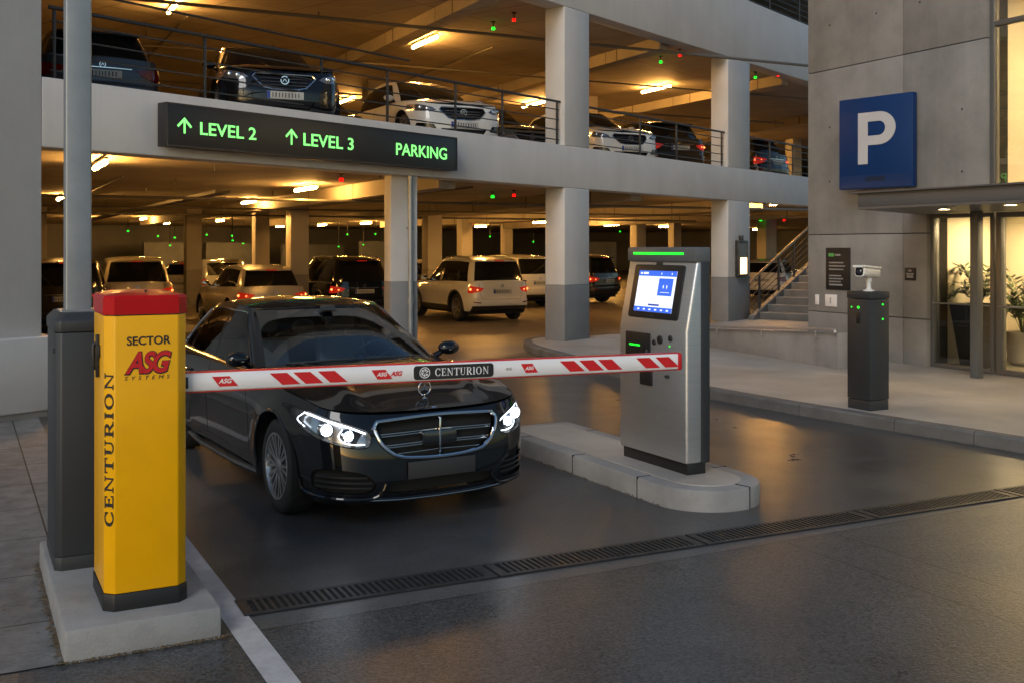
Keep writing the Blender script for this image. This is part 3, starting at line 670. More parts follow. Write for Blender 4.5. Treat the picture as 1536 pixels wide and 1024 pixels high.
for px, Y in ((560, 30), (880, 33), (1190, 46), (740, 40), (1100, 42)):     # deck above
    c = in_ga(at(px, Y)); rot = Matrix.Translation((c.x, c.y, 0)) @ Matrix.Rotation(TH-FA, 4, 'Z')
    MB().box(-.25, .25, -.25, .25, 3.66, 6.66, rot).build('column', M['colpaint'], ga, bevel=.01)
# grey column with a downpipe just behind the facade
c0 = at(601, 16.9); c = in_ga(c0); rot = Matrix.Translation((c.x, c.y, 0)) @ Matrix.Rotation(TH-FA-R(6), 4, 'Z')
MB().box(-.22, .22, -.2, .2, 1.36, 3.22, rot).build('column', M['facade'], ga, bevel=.01)
MB().box(-.224, .224, -.204, .204, 0, 1.36, rot).build('column_dado', M['dado'], ga, bevel=.01)
mb = MB(); mb.cyl(rot @ Vector((.09, -.26, .02)), rot @ Vector((.09, -.26, 3.22)), .038, 14); mb.cyl(rot @ Vector((.09, -.26, 1.0)), rot @ Vector((.09, -.26, 1.1)), .05, 14)
for z in (.6, 2.2): mb.box(.04, .14, -.26, -.2, z, z+.03, rot)
mb.build('downpipe', M['postgrey'], ga, smooth=True, ang=40)
# paler store rooms, doors against the rear wall
M['door'] = mat('grey_blue_door', (.22, .25, .30), .5, var=.2, vscale=.8)
for px, Y, w_, h_ in ((350, 63, 4, 2.2), (470, 66, 5, 2.1), (575, 66, 4, 2.3), (250, 60, 3, 2.2), (880, 70, 7, 2.3)):
    p = in_ga(at(px, Y)); p.y = min(p.y, 43.8)
    MB().box(p.x-w_/2, p.x+w_/2, p.y-.1, p.y+.1, 0, h_).build('partition', M['door'], ga)

# railings of the upper deck
def railing(x0, x1, z, posts, label, extra=False, y=.10, nb=4, h=.83):
    r = thing('deck_railing', label, 'railing', fac(0, 0), FA, 'dark steel railings along the open decks')
    mb = MB(); mb.tube([(x0-.02, y, z+h), (x1+.02, y, z+h)], .024, 10); mb.build('handrail', M['rail'], r, smooth=True, ang=40)
    mb = MB()
    for k in range(nb): zz = z + h*(k+.55)/(nb+.35); mb.tube([(x0, y+.01, zz), (x1, y+.01, zz)], .011, 6)
    mb.build('bars', M['rail'], r)
    for x in posts: MB().box(x-.014, x+.014, y-.008, y+.028, z-.03, z+h-.01).build('post', M['rail'], r, bevel=.003)
    if extra:
        MB().tube([(x0+.4, y+.35, z+1.16), (x0+6.3, y+.35, z+1.13)], .016, 8).build('upper_bar', M['rail'], r)
    return r
railing(XL+.15, -.04, Z2, [XL+.2, -7.95, -5.95, -4.6, -3.0, -1.75, -.1], 'long dark steel railing on the upper deck above the green LEVEL sign', True)
railing(.87, 6.70, Z2, [.92, 2.9, 4.45, 6.62], 'dark steel railing on the upper deck between the two wide facade columns')
railing(7.96, 14, Z2, [8.0, 9.3, 10.75, 12.6], 'dark steel railing on the upper deck next to the concrete building')
railing(7.96, 14, Z4, [8.0, 9.3, 11.2, 12.6], 'dark steel railing on the top deck above the building corner', nb=5)

# hanging LEVEL sign
sg = thing('level_sign', 'long dark overhead sign reading LEVEL 2, LEVEL 3 and PARKING in green', 'sign', fac(0, 0), FA)
SY = -.26
def sx(px):
    s = (px-CXP)/F; ox, oy = fac(0, SY)[:2]
    return (s*oy-ox)/(math.cos(FA)-s*math.sin(FA))
s0, s1 = sx(250), sx(686); zt0, zb0 = 3.70, 3.155
MB().box(s0, s1, SY, SY+.20, zb0, zt0).build('housing', M['black'], sg, bevel=.008)
mb = MB()
for z0, z1 in ((zb0+.003, zb0+.02), (zt0-.02, zt0-.003)): mb.box(s0+.003, s1-.003, SY-.006, SY+.004, z0, z1)
for x in (s0+.003, s1-.02): mb.box(x, x+.017, SY-.006, SY+.004, zb0+.02, zt0-.02)
mb.build('trim', M['darkgrey'], sg)
mb = MB()
for x in (s0+.6, (s0+s1)/2, s1-.6): mb.box(x-.06, x+.06, SY+.2, .0, zb0+.2, zb0+.35)
mb.build('bracket', M['darkgrey'], sg)
zmid = (zt0+zb0)/2
def arrow(x, z, h):
    mb = MB(); FM = frame((x, SY-.004, z), (1, 0, 0), (0, 0, 1)); w_ = .026
    mb.prism(rc(-w_/2, w_/2, -h/2, h/2-.01), 0, .003, FM)
    for s in (-1, 1): mb.prism([(0, h/2), (0, h/2-.042), (s*.088, h/2-.128), (s*.106, h/2-.106)], 0, .0032+.0004*s, FM)
    mb.build('arrow', M['greentext'], sg)
def stext(t, p0, p1, h):
    x0, x1 = sx(p0), sx(p1); me = text_mesh(t, h*1.37, .002, bold=.0022, width=(x1-x0))
    place_text(me, 'lettering', M['greentext'], sg, frame(((x0+x1)/2, SY-.004, zmid-h/2-.01), (1, 0, 0), (0, 0, 1)))
arrow(sx(276.5), zmid, .20); stext('LEVEL 2', 300, 384, .165); arrow(sx(437), zmid, .22); stext('LEVEL 3', 455, 530, .18); stext('PARKING', 594, 670, .19)

# tube lights: seen lamps, then added ones, each under its soffit
lp = thing('tube_light', '', 'ceiling light', (0, 0, 0), TH, 'amber tube lights under the deck soffits')
MB().box(-.028, .028, -.74, .74, .050, .085).build('housing', M['conduit'], lp, bevel=.006)
mb = MB(); mb.tube([(0, -.70, .015), (0, .70, .015)], .034, 10); mb.build('tube', M['lamp'], lp, smooth=True, ang=40)
first = [True]
up_lamp = []
def lamp(p, label, rz=TH):
    o = lp if first[0] else copy_tree(lp); first[0] = False
    o.location = p; o.rotation_euler = (0, 0, rz); o['label'] = label
    if p.z > 5:
        for c in KIDS[o.name]:
            if c.name.startswith('tube'):
                if not up_lamp: up_lamp.append(c.data.copy()); up_lamp[0].materials[0] = M['lampup']
                c.data = up_lamp[0]
ZL, ZU = 3.10, 6.54
def lz(px, py, z): return G(px, py, z)
for px, py, lab in ((150, 250, 'amber tube light beside the galvanised post on the lower deck ceiling'), (458, 285, 'amber tube light above the square column, under the word LEVEL 3'),
    (373, 304.5, 'amber tube light on the lower ceiling, between two other tubes over the silver wagon'), (306, 321, 'amber tube light beside the top of the slim yellow column'),
    (725, 310.5, 'amber tube light over the white car in the lower deck'), (993, 329, 'amber tube light over the ticket machine in the lower deck'),
    (1140, 345, 'amber tube light above the staircase handrail'), (636, 322, 'amber tube light just right of the column with the downpipe'), (90, 299, 'amber tube light between the pale end wall and the galvanised post')):
    lamp(lz(px, py, ZL), lab)
for px, py, lab in ((262, 10, 'amber tube light high on the upper ceiling near the galvanised post'), (637, 65, 'amber tube light on the upper ceiling above the white car'),
    (984, 135, 'amber tube light on the upper ceiling between the two wide columns'), (1150, 188, 'amber tube light on the upper ceiling beside the concrete building')):
    lamp(lz(px, py, ZU), lab)
FAR = 'small far amber tube light deep inside the lower deck'
for px, Y in ((549, 52), (811, 50), (721, 60), (917, 56), (483, 56), (512, 47), (250, 52), (215, 44), (660, 50), (330, 47), (420, 60), (1000, 60), (870, 47), (590, 60), (130, 44), (570, 40), (760, 42)):
    p = at(px, Y); p.z = ZL; lamp(p, FAR)
for px, Y in ((520, 33), (800, 34), (1060, 44), (900, 44)):  # extra lamps, added because the upper deck needs their light
    p = at(px, Y); p.z = ZU; lamp(p, 'added amber tube light on the upper deck ceiling, half hidden behind cars and columns')
lamp(fac(9.3, .75, ZL), 'added amber tube light hidden behind the facade beam right of the column with the lantern')  # this lamp and the next are unseen, added to warm the staircase
lamp(fac(11.2, .9, ZL), 'added amber tube light under the first deck beside the staircase, hidden behind the facade beam')

# red and green bay indicators
def indicator(px, py, z, col, label, hang, r=.055):
    p = G(px, py, z); o = thing('bay_indicator', label, 'indicator light', p, TH, 'green and red bay indicator lights')
    MB().lathe([(r*.9, -r*.5), (r, 0), (r*.9, r*.8), (r*.5, r)], 12).build('lens', M[col], o, smooth=True)
    mb = MB(); mb.cyl((0, 0, r), (0, 0, hang), .012, 6); mb.lathe([(r*1.2, hang-.02), (r*1.2, hang-.0)], 10); mb.build('stem', M['black'], o)
for px, py, z, c, l in ((740, 44, 6.50, 'green', 'green bay light hanging from the upper ceiling left of the first wide column'), (771, 31, 6.50, 'redled', 'red bay light on the upper ceiling left of the first wide column'),
    (991, 94, 6.50, 'green', 'green bay light on the upper ceiling between the wide columns'), (1020, 84, 6.50, 'redled', 'red bay light on the upper ceiling between the wide columns'),
    (1133, 117, 6.50, 'green', 'green bay light on the upper ceiling beside the concrete building'), (1167, 114, 6.50, 'redled', 'red bay light on the upper ceiling beside the concrete building')):
    indicator(px, py, z, c, l, 6.66-z, .042)
for px, py, z, c, l in ((739, 296, 3.09, 'green', 'green bay light on the lower ceiling over the white car'), (771, 294, 3.09, 'redled', 'red bay light on the lower ceiling over the white car'),
    (993, 319, 3.09, 'green', 'green bay light on the lower ceiling over the ticket machine'), (1020, 317, 3.09, 'redled', 'red bay light on the lower ceiling over the ticket machine'),
    (1141, 331, 3.09, 'green', 'green bay light above the staircase'), (1176, 331, 3.09, 'redled', 'red bay light above the staircase'),
    (512, 271, 3.09, 'redled', 'red bay light just below the LEVEL sign'), (389, 331, 3.09, 'redled', 'small red bay light between the slim column and the square column'), (708, 336, 3.09, 'redled', 'small red bay light under the tube over the white car')):
    indicator(px, py, z, c, l, 3.22-z, .045 if py < 320 else .06)
for px, Y, z in ((192, 38, 2.5), (237, 46, 2.4), (262, 42, 2.3), (255, 48, 2.0), (310, 45, 2.45), (348, 44, 2.4), (349, 44, 2.2), (383, 46, 2.5), (365, 52, 2.1), (521, 48, 2.5), (563, 50, 2.55), (508, 52, 1.95), (545, 54, 2.05), (735, 52, 2.45), (100, 42, 2.5), (440, 50, 2.3), (660, 48, 2.4), (640, 54, 2.2), (800, 54, 2.2), (860, 56, 2.5), (930, 52, 2.7)):
    p = at(px, Y); p.z = z; o = thing('bay_indicator', 'tiny far green bay light among the cars deep in the lower deck', 'indicator light', p, TH, 'green and red bay indicator lights')
    MB().lathe([(.032, -.02), (.042, 0), (.032, .035)], 8).build('lens', M['green'], o, smooth=True); MB().cyl((0, 0, .05), (0, 0, 3.22-z), .012, 6).build('stem', M['black'], o)

# lantern on the third column
lt = thing('wall_lantern', 'dark metal wall lantern with a glowing warm pane on the far wide column', 'lantern', fac(7.35, -.02, 0), FA)
M['lantern'] = emit('lantern_pane', (1.0, .60, .22), 5)
mb = MB(); mb.box(-.24, .24, -.10, .018, 1.20, 1.26); mb.box(-.24, .24, -.10, .018, 2.02, 2.08); 
for x in (-.24, .19): mb.box(x, x+.05, -.10, .018, 1.26, 2.02)
mb.box(-.19, .19, -.02, .018, 1.26, 2.02); mb.box(-.05, .05, -.07, .018, 2.08, 2.2)
mb.build('case', M['iron'], lt, bevel=.008)
MB().box(-.19, .19, -.085, -.07, 1.66, 2.02).build('upper_panel', M['midgrey'], lt)
MB().box(-.19, .19, -.085, -.07, 1.26, 1.66).build('pane', M['lantern'], lt)

# staircase beside the building, its balustrade
st = thing('staircase', 'concrete outside staircase rising beside the car park behind the low wall', 'staircase', fac(0, 0), FA)
mb = MB(); NS = 9; rs, rn, x0 = .172, .47, 7.98
prof = [(x0, .12)]
for k in range(NS): prof += [(x0+k*rn, .13+(k+1)*rs), (x0+(k+1)*rn, .13+(k+1)*rs)]
prof += [(x0+NS*rn, .12)]
MB().prism(prof, 0, 1.72, Matrix(((1, 0, 0, 0), (0, 0, -1, -.24), (0, 1, 0, 0), (0, 0, 0, 1)))).build('steps', M['kerbdark'], st, bevel=.008)  # dark stone on steps and stringer: shade of the cover put into the colour
mb = MB()
for k in range(NS): mb.box(x0+k*rn-.004, x0+k*rn+.05, -1.955, -.245, .13+(k+1)*rs-.012, .13+(k+1)*rs+.003)
mb.build('nosing', M['kerb'], st)
MB().prism([(x0-.35, .12), (x0-.35, .22), (x0+NS*rn, .30+NS*rs), (x0+NS*rn, .12)], 0, .14, Matrix(((1, 0, 0, 0), (0, 0, -1, -.10), (0, 1, 0, 0), (0, 0, 0, 1)))).build('stringer', M['kerbdark'], st, bevel=.01)
sr = thing('stair_railing', 'dark railing with a sloping handrail on the left of the staircase', 'railing', fac(0, 0), FA)
sl_ = rs/rn
def zr(x): return .24+(x-x0+.35)*sl_*1.06
mb = MB(); mb.tube([(x0-.42, -.17, zr(x0-.42)+.80), (x0-.3, -.17, zr(x0-.3)+.84), (x0+NS*rn, -.17, zr(x0+NS*rn)+.84)], .032, 10); mb.build('handrail', mat('bronze_rail', (.22, .17, .11), .4, metal=.5), sr, smooth=True, ang=40)
mb = MB()
for k in range(4): h = .14+.16*k; mb.tube([(x0-.3, -.17, zr(x0-.3)+h), (x0+NS*rn, -.17, zr(x0+NS*rn)+h)], .010, 6)
mb.build('bars', M['rail'], sr)
for x in (x0+.12, x0+1.25, x0+2.2, x0+3.3): MB().box(x-.022, x+.022, -.195, -.15, zr(x)-.1, zr(x)+.82).build('post', M['rail'], sr)

# low wall with a handrail in front of the staircase
lw0, lw1 = Vector((4.86, 15.35, 0)), Vector((3.45, 19.3, 0)); lv = (lw1-lw0); ll = lv.length; la = math.atan2(lv.y, lv.x)
lw = tag(MB().prism([(0, .11), (ll, .11), (ll, .42), (0, .655)], -.10, .10, Matrix(((1, 0, 0, 0), (0, 0, 1, 0), (0, 1, 0, 0), (0, 0, 0, 1)))).build('low_wall', M['concrete'], bevel=.012), 'low concrete wall in front of the staircase, below the steel handrail', 'low wall'); lw.location = lw0; lw.rotation_euler.z = la
hr = thing('wall_handrail', 'slim steel handrail on brackets above the low concrete wall', 'handrail', lw0, la)
MB().tube([(-.02, .16, .66), (0, .16, .70), (.1, .16, .708), (ll, .16, .47)], .024, 10).build('handrail', M['steel'], hr, smooth=True, ang=40)
for x in (.45, 1.9, 3.3): MB().tube([(x, .09, .57-x*.056), (x, .16, .59-x*.056), (x, .16, .695-x*.056)], .010, 6).build('bracket', M['steel'], hr)

def tray(a, b0_, b1_, z):
    mb = MB()
    for da, db in ((-.14, -.13), (.13, .14)):
        q = [in_ga(lane(a+da, b0_)), in_ga(lane(a+db, b0_)), in_ga(lane(a+db, b1_)), in_ga(lane(a+da, b1_))]; mb.prism([(p.x, p.y) for p in q], z, z+.07)
    k = b0_
    while k < b1_:
        q = [in_ga(lane(a-.13, k)), in_ga(lane(a+.13, k)), in_ga(lane(a+.13, k+.04)), in_ga(lane(a-.13, k+.04))]; mb.prism([(p.x, p.y) for p in q], z+.004, z+.016); k += .35
    mb.build('cable_tray', M['conduit'], ga)
tray(-5.4, 13.2, 40, 2.98); tray(4.6, 21, 46, 2.98); tray(-3.9, 15.5, 36, 6.40); tray(6.6, 24, 44, 6.40)
mb = MB()
for (a, b_, zt_) in [(a, b_, z) for z in (3.22, 6.66) for a in (-6.2, -3.0, .4, 3.6, 6.4, 9.0) for b_ in (17, 20.5, 24, 27.5, 31)]:
    p = in_ga(lane(a, b_))
    if p.y < .8: continue
    k = MB(); k.cyl((p.x, p.y, zt_-.10), (p.x, p.y, zt_-.002), .012, 6); k.lathe([(.012, 0), (.05, .006), (.012, .012)], 8, Matrix.Translation((p.x, p.y, zt_-.115))); k.build('sprinkler', M['iron'], ga)
# =================================================================== CONCRETE BUILDING ON THE RIGHT
# own frame: x = towards the camera along the facade, y = into the building
BO = Vector((5.05, 17.85, 0)); BA = TH - math.pi/2
cbld = thing('concrete_building', 'grey concrete building with a lit glass entrance and a steel canopy', 'building', BO, BA)
def bb_(name, x0, x1, y0, y1, z0, z1, m, bev=.006, par=cbld): return MB().box(x0, x1, y0, y1, z0, z1).build(name, m, par, bevel=bev)
gap = .012; XG, XD = 3.51, 2.476                                  # glass starts above, below the canopy
xs = [0, 2.03, XG]
for i in range(2):
    for z0, z1 in ((.11, .83), (.83, 2.12), (2.12, 4.86), (4.86, 8.2), (8.2, 11.5)):
        x0, x1 = xs[i]+(gap/2 if i else 0), xs[i+1]-(gap/2 if i == 0 else 0)
        if z1 < 2.5 and i == 1: x1 = XD
        if z0 == 2.12 and i == 1:
            bb_('wall_panel', x0, XD, 0, .25, z0+gap/2, 2.56, M['concrete']); bb_('wall_panel', x0, x1, .0, .25, 2.568, z1-gap/2, M['concrete']); continue
        bb_('wall_panel', x0, x1, 0, .25, z0+gap/2, z1-gap/2, M['concrete'])
bb_('wall_core', .02, XD, .24, .45, .1, 11.4, M['hole'], 0); bb_('wall_core', XD, XG, .24, .45, 2.62, 11.4, M['hole'], 0)
bb_('side_wall', 0, .25, .252, 9, .1, 11.5, M['concrete'])
# tie holes in the concrete
mb = MB()
for x in (.5, 1.5, 2.35, 3.1):
    for z in (3.0, 3.9, 5.6, 7.0):
        if (1.0 < x < 2.4 and 2.6 < z < 4.4): continue
        mb.cyl((x, -.0005, z), (x, .004, z), .016, 10)
mb.build('tie_hole', M['hole'], cbld)
# upper curtain wall
XE = 11.0
M['frame'] = mat('window_frame', (.17, .17, .17), .4, metal=.5)
def window(x0, x1, z0, z1, y=.06, f=.07, transoms=(), name='window'):
    mb = MB(); mb.box(x0, x0+f, y, y+.12, z0, z1); mb.box(x1-f, x1, y, y+.12, z0, z1); mb.box(x0+f, x1-f, y, y+.12, z0, z0+f); mb.box(x0+f, x1-f, y, y+.12, z1-f, z1)
    for t in transoms: mb.box(x0+f, x1-f, y+.01, y+.11, t-.035, t+.035)
    o = mb.build(name, M['frame'], cbld, bevel=.004)
    MB().box(x0+f, x1-f, y+.055, y+.067, z0+f, z1-f).build('pane', M['clear'], o); return o
window(XG, 6.2, 2.64, 8.2, transoms=(5.05,)); window(6.2, XE, 2.64, 8.2, transoms=(5.05,))
bb_('wall_panel', XG, XE, 0, .25, 8.21, 11.5, M['concrete'])
# ground-floor entrance: a side light, then the doors
window(XD, 3.56, .13, 2.40, y=.08, f=.06, name='window')
d1 = window(3.60, 5.2, .13, 2.40, y=.08, f=.075, name='door'); d2 = window(5.2, 6.8, .13, 2.40, y=.08, f=.075, name='door'); window(6.8, XE, .13, 2.40, y=.08, f=.06)
MB().tube([(XD+.06, .065, 1.08), (3.5, .065, 1.08)], .012, 8).build('window_rail', M['alu'], cbld)
MB().tube([(3.68, .05, 1.08), (5.12, .05, 1.08)], .016, 8).build('door_bar', M['alu'], cbld)
# inside: floor, cream walls, ceilings
bb_('inner_floor', XD-.05, XE, .25, 7, .10, .135, M['gfloor'], 0); bb_('inner_ceiling', XD-.05, XE, .25, 7, 2.42, 2.60, M['cream'], 0)
bb_('inner_wall', XD-.30, XD-.06, .46, 7, .135, 2.42, M['cream'], 0); bb_('inner_wall', XD-.06, 4.75, 1.9, 2.1, .135, 2.42, M['cream'], 0)
bb_('inner_wall', XD-.06, XE, 6.9, 7.0, .135, 2.42, M['back'], 0)
bb_('inner_wall', XG-.3, XG-.04, .46, 6, 2.62, 8.2, M['cream'], 0); bb_('inner_wall', XG-.04, XE, 2.6, 2.8, 2.62, 8.2, M['cream'], 0)
bb_('inner_ceiling', XG-.04, XE, .26, 2.6, 5.55, 5.7, M['cream'], 0); bb_('inner_ceiling', XG-.04, XE, .26, 2.6, 8.2, 8.4, M['cream'], 0)
bb_('inner_door', 4.55, 5.5, 2.56, 2.60, 2.62, 4.55, mat('grey_door', (.16, .16, .16), .5), .004)
bb_('skirting', XD-.06, 4.75, 1.885, 1.9, .135, .2, M['midgrey'], 0)
# canopy: steel, skewed at its free end
cl = Matrix.Rotation(-BA, 4, 'Z') @ Matrix.Translation(-BO)
q = [cl @ Vector((4.50, 13.62, 0)), cl @ Vector((6.12, 15.78, 0))]
cz0, cz1 = 2.40, 2.60
poly = [(q[0].x, q[0].y), (XE, q[0].y), (XE, -.012), (q[1].x, -.012)]
MB().prism(poly, cz0, cz0+.03).build('canopy_soffit', M['midgrey'], cbld)
po2 = [(q[0].x-.0, q[0].y), (XE, q[0].y), (XE, q[0].y+.05), (q[0].x+.06, q[0].y+.05)]
def bar2(p0, p1, w_, z0, z1, name, m): 
    d = (Vector(p1)-Vector(p0)).normalized(); nrm = Vector((-d.y, d.x))*w_
    MB().prism([tuple(p0), tuple(p1), tuple(Vector(p1)+nrm), tuple(Vector(p0)+nrm)], z0, z1).build(name, m, cbld, bevel=.004)
bar2((q[0].x, q[0].y), (XE, q[0].y), .06, cz0+.032, cz1, 'canopy_fascia', M['midgrey'])
bar2((q[1].x, q[1].y-.02), (q[0].x+.03, q[0].y+.07), .06, cz0+.032, cz1-.004, 'canopy_fascia', M['midgrey'])
MB().prism([(poly[0][0]-.05, poly[0][1]-.05), (XE, poly[0][1]-.05), (XE, -.012), (poly[3][0]-.06, -.012)], cz1+.001, cz1+.022).build('canopy_roof', M['midgrey'], cbld, bevel=.004)
pp = cl @ Vector((6.36, 14.33, 0))
MB().box(pp.x-.06, pp.x+.06, pp.y-.06, pp.y+.06, .12, cz0-.002).build('canopy_post', M['midgrey'], cbld, bevel=.006)
def dlight(x, y, z, label):
    o = thing('downlight', label, 'ceiling light', BO + Matrix.Rotation(BA, 3, 'Z') @ Vector((x, y, z)), BA, 'recessed downlights of the building entrance')
    MB().lathe([(.085, 0), (.085, -.008), (.066, -.010), (.066, -.002)], 20).build('rim', M['alu'], o); MB().lathe([(.062, -.004), (.062, -.007)], 20).build('lens', M['down'], o)
w1 = cl @ G(1416, 313.5, cz0); w2 = cl @ G(1516, 307, cz0)
dlight(w1.x, w1.y, cz0-.001, 'round downlight in the canopy soffit left of the canopy post'); dlight(w2.x, w2.y, cz0-.001, 'round downlight in the canopy soffit near the right picture edge')
for x, y, z, l in ((4.6, .9, 5.549, 'round ceiling downlight behind the tall upper window'), (6.4, 1.4, 5.549, 'second round ceiling downlight behind the upper window, mostly outside the picture'), (3.0, 1.1, 2.419, 'round downlight inside the entrance above the dark planter'), (4.3, .8, 2.419, 'round downlight inside the entrance behind the glass door'), (4.5, 1.6, 8.199, 'round ceiling downlight on the storey above the upper window transom')):
    dlight(x, y, z, l)
tl2 = thing('strip_light', 'white strip light on the lobby ceiling behind the glass door', 'ceiling light', BO + Matrix.Rotation(BA, 3, 'Z') @ Vector((5.3, 2.9, 2.36)), BA)
MB().box(-.5, .5, -.06, .06, .03, .058).build('housing', M['alu'], tl2); MB().box(-.48, .48, -.05, .05, .0, .03).build('tube', emit('lobby_strip', (1, .80, .50), 14), tl2)

# P sign, turned a little on its brackets
ps = thing('parking_sign', 'square blue sign with a large white letter P on the concrete wall', 'sign', BO + Matrix.Rotation(BA, 3, 'Z') @ Vector((1.74, -.24, 3.53)), BA + R(11))
MB().box(-.635, .635, -.06, .06, -.71, .71).build('housing', M['blue'], ps, bevel=.012)
MB().box(-.61, .61, -.064, -.058, -.69, -.50).build('lower_band', mat('sign_blue_dark', (.004, .026, .108), .42), ps)
mb = MB(); FM = frame((0, -.062, 0), (1, 0, 0), (0, 0, 1)); t = .17; x0 = -.29; zt_ = .47; zb_ = -.33
mb.prism(rc(x0, x0+t, zb_, zt_), 0, .006, FM); rO = .255; cx = .07; cz = zt_-rO
mb.prism(rc(x0+t, cx, zt_-.145, zt_), 0, .0062, FM); mb.prism(rc(x0+t, cx, cz-rO, cz-rO+.145), 0, .0062, FM)
for qd in ringsec(cx, cz, rO+.03, rO, .11, rO-.145, -90, 90, 24): mb.prism(qd, 0, .0064, FM)
mb.build('letter', M['signwhite'], ps)
MB().box(-.16, .18, -.0655, -.0625, -.60, -.53).build('small_plate', mat('dark_blue_plate', (.006, .014, .04), .5), ps)
mb = MB(); mb.box(-.5, -.3, .06, .26, .2, .3); mb.box(.3, .5, .06, .14, .2, .3); mb.box(-.5, -.3, .06, .26, -.4, -.3); mb.box(.3, .5, .06, .14, -.4, -.3); mb.build('bracket', M['darkgrey'], ps)

# plaques
def plaque(px0, px1, py0, py1, label, name, m, lines):
    def sxx(px):
        s = (px-CXP)/F; c, sn = math.cos(BA), math.sin(BA); return (s*BO.y-BO.x)/(c-s*sn)
    x0, x1 = sxx(px0), sxx(px1); Y = BO.y + (x0+x1)/2*math.sin(BA); z1 = EYE+(HZ-py0)*Y/F; z0 = EYE+(HZ-py1)*Y/F
    o = thing(name, label, 'plaque' if name != 'switch_plate' else 'switch plate', BO + Matrix.Rotation(BA, 3, 'Z') @ Vector(((x0+x1)/2, 0, (z0+z1)/2)), BA)
    w_, h_ = (x1-x0)/2, (z1-z0)/2
    MB().box(-w_, w_, -.022, -.001, -h_, h_).build('panel', m, o, bevel=.004)
    FMp = frame((0, -.0225, 0), (1, 0, 0), (0, 0, 1))
    for (u0, v0, u1, v1, mm) in lines:
        mb = MB(); k = 0; x = u0
        random.seed(int(1000*(u0+v0)))
        while x < u1-.01:
            wd = random.uniform(.05, .13)*1.0; x2 = min(u1, x+wd)
            mb.prism(rc(w_*x, w_*x2, h_*v0, h_*v1), 0, .001, FMp); x = x2+.025
        mb.build('print_line', mm, o)
    return o
gy = mat('plaque_print', (.30, .30, .30), .5); gg = mat('plaque_green', (.10, .42, .10), .5)
plaque(1240, 1276, 372, 435, 'tall black notice plaque with small print on the concrete wall', 'wall_plaque', M['black'],
    [(-.75, .58, -.30, .74, gg), (-.22, .62, .25, .70, gy), (-.7, .26, .5, .32, gy), (-.7, .10, .65, .16, gy), (-.7, -.06, .5, .0, gy), (-.7, -.36, .3, -.30, gy), (-.7, -.50, .45, -.44, gy), (-.7, -.64, .3, -.58, gy), (-.7, -.80, .4, -.72, gy)])
plaque(1358.5, 1374.5, 402, 421, 'small dark sign on the concrete wall left of the entrance', 'wall_sign', M['black'], [(-.3, .4, .3, .7, gy), (-.7, -.1, .7, .15, gy), (-.6, -.6, .6, -.2, gy)])
ivory = mat('ivory_plastic', (.72, .70, .70), .35)
plaque(1224, 1229, 442, 457, 'slim white switch plate on the concrete wall below the notice plaque', 'switch_plate', ivory, [])
plaque(1239, 1256, 442, 460, 'square white wall box below the black notice plaque', 'wall_box', ivory, [(-.15, -.5, .1, .5, gy)])

# potted plants inside the entrance
def potted(loc, pot, m, label, hp, seed, leaves=26, spread=.55, hgt=.9):
    o = thing('potted_plant', label, 'potted plant', BO + Matrix.Rotation(BA, 3, 'Z') @ Vector(loc), BA, 'potted plants inside the glass entrance')
    pot.build('pot', m, o, smooth=True, ang=30)
    MB().lathe([(.13, hp-.06), (.13, hp-.04)], 16).build('soil', M['soil'], o)
    rnd = random.Random(seed); sb, lf = MB(), MB()
    for k in range(leaves):
        az = rnd.uniform(0, 6.283); rch = rnd.uniform(.35, 1)*spread; top = hp + rnd.uniform(.35, 1)*hgt
        P = [Vector((0, 0, hp-.05)) , Vector((math.cos(az)*rch*.25, math.sin(az)*rch*.25, hp+(top-hp)*.6)), Vector((math.cos(az)*rch*.65, math.sin(az)*rch*.65, top)), Vector((math.cos(az)*rch, math.sin(az)*rch, top-rch*.35))]
        path = []
        for t in range(11):
            t /= 10; a, b_, c2, d2 = P; path.append(a*(1-t)**3+b_*3*t*(1-t)**2+c2*3*t*t*(1-t)+d2*t**3)
        sb.tube(path, [.006*(1-.8*i/10) for i in range(11)], 5)
        for i in range(3, 11):
            tg = (path[i]-path[i-1]).normalized(); sd_ = tg.cross(Vector((0, 0, 1))).normalized()
            for s in (-1, 1):
                L_ = rnd.uniform(.12, .24); dr = (sd_*s*.8 + tg*.6 + Vector((0, 0, rnd.uniform(-.35, .1)))).normalized(); wv = dr.cross(Vector((0, 0, 1))).normalized()*.026
                lf.add([path[i], path[i]+dr*L_*.45+wv, path[i]+dr*L_, path[i]+dr*L_*.45-wv], [(0, 1, 2, 3)])
    sb.build('stems', M['leaf'], o); lf.build('foliage', M['leaf'], o)
p1 = cl @ G(1464, 538, .135); 
pb = MB(); pb.loft([[Vector((p[0], p[1], z)) for p in rrect(-r, r, -r, r, .03, 3)] for r, z in ((.19, 0), (.30, .93), (.285, .93), (.27, .86))])
p2 = cl @ G(1519, 540, .135)
potted((2.86, .66, .135), pb, M['black'], 'large fern in a tall dark square planter behind the entrance post', .90, 3, 22, .5, .75)
pb = MB(); pb.lathe([(.15, 0), (.20, .05), (.25, .45), (.25, .50), (.225, .50), (.215, .44)], 28)
potted((3.05, 1.40, .135), pb, M['stone'], 'leafy plant in a round pale stone pot behind the glass door', .48, 9, 24, .42, .95)
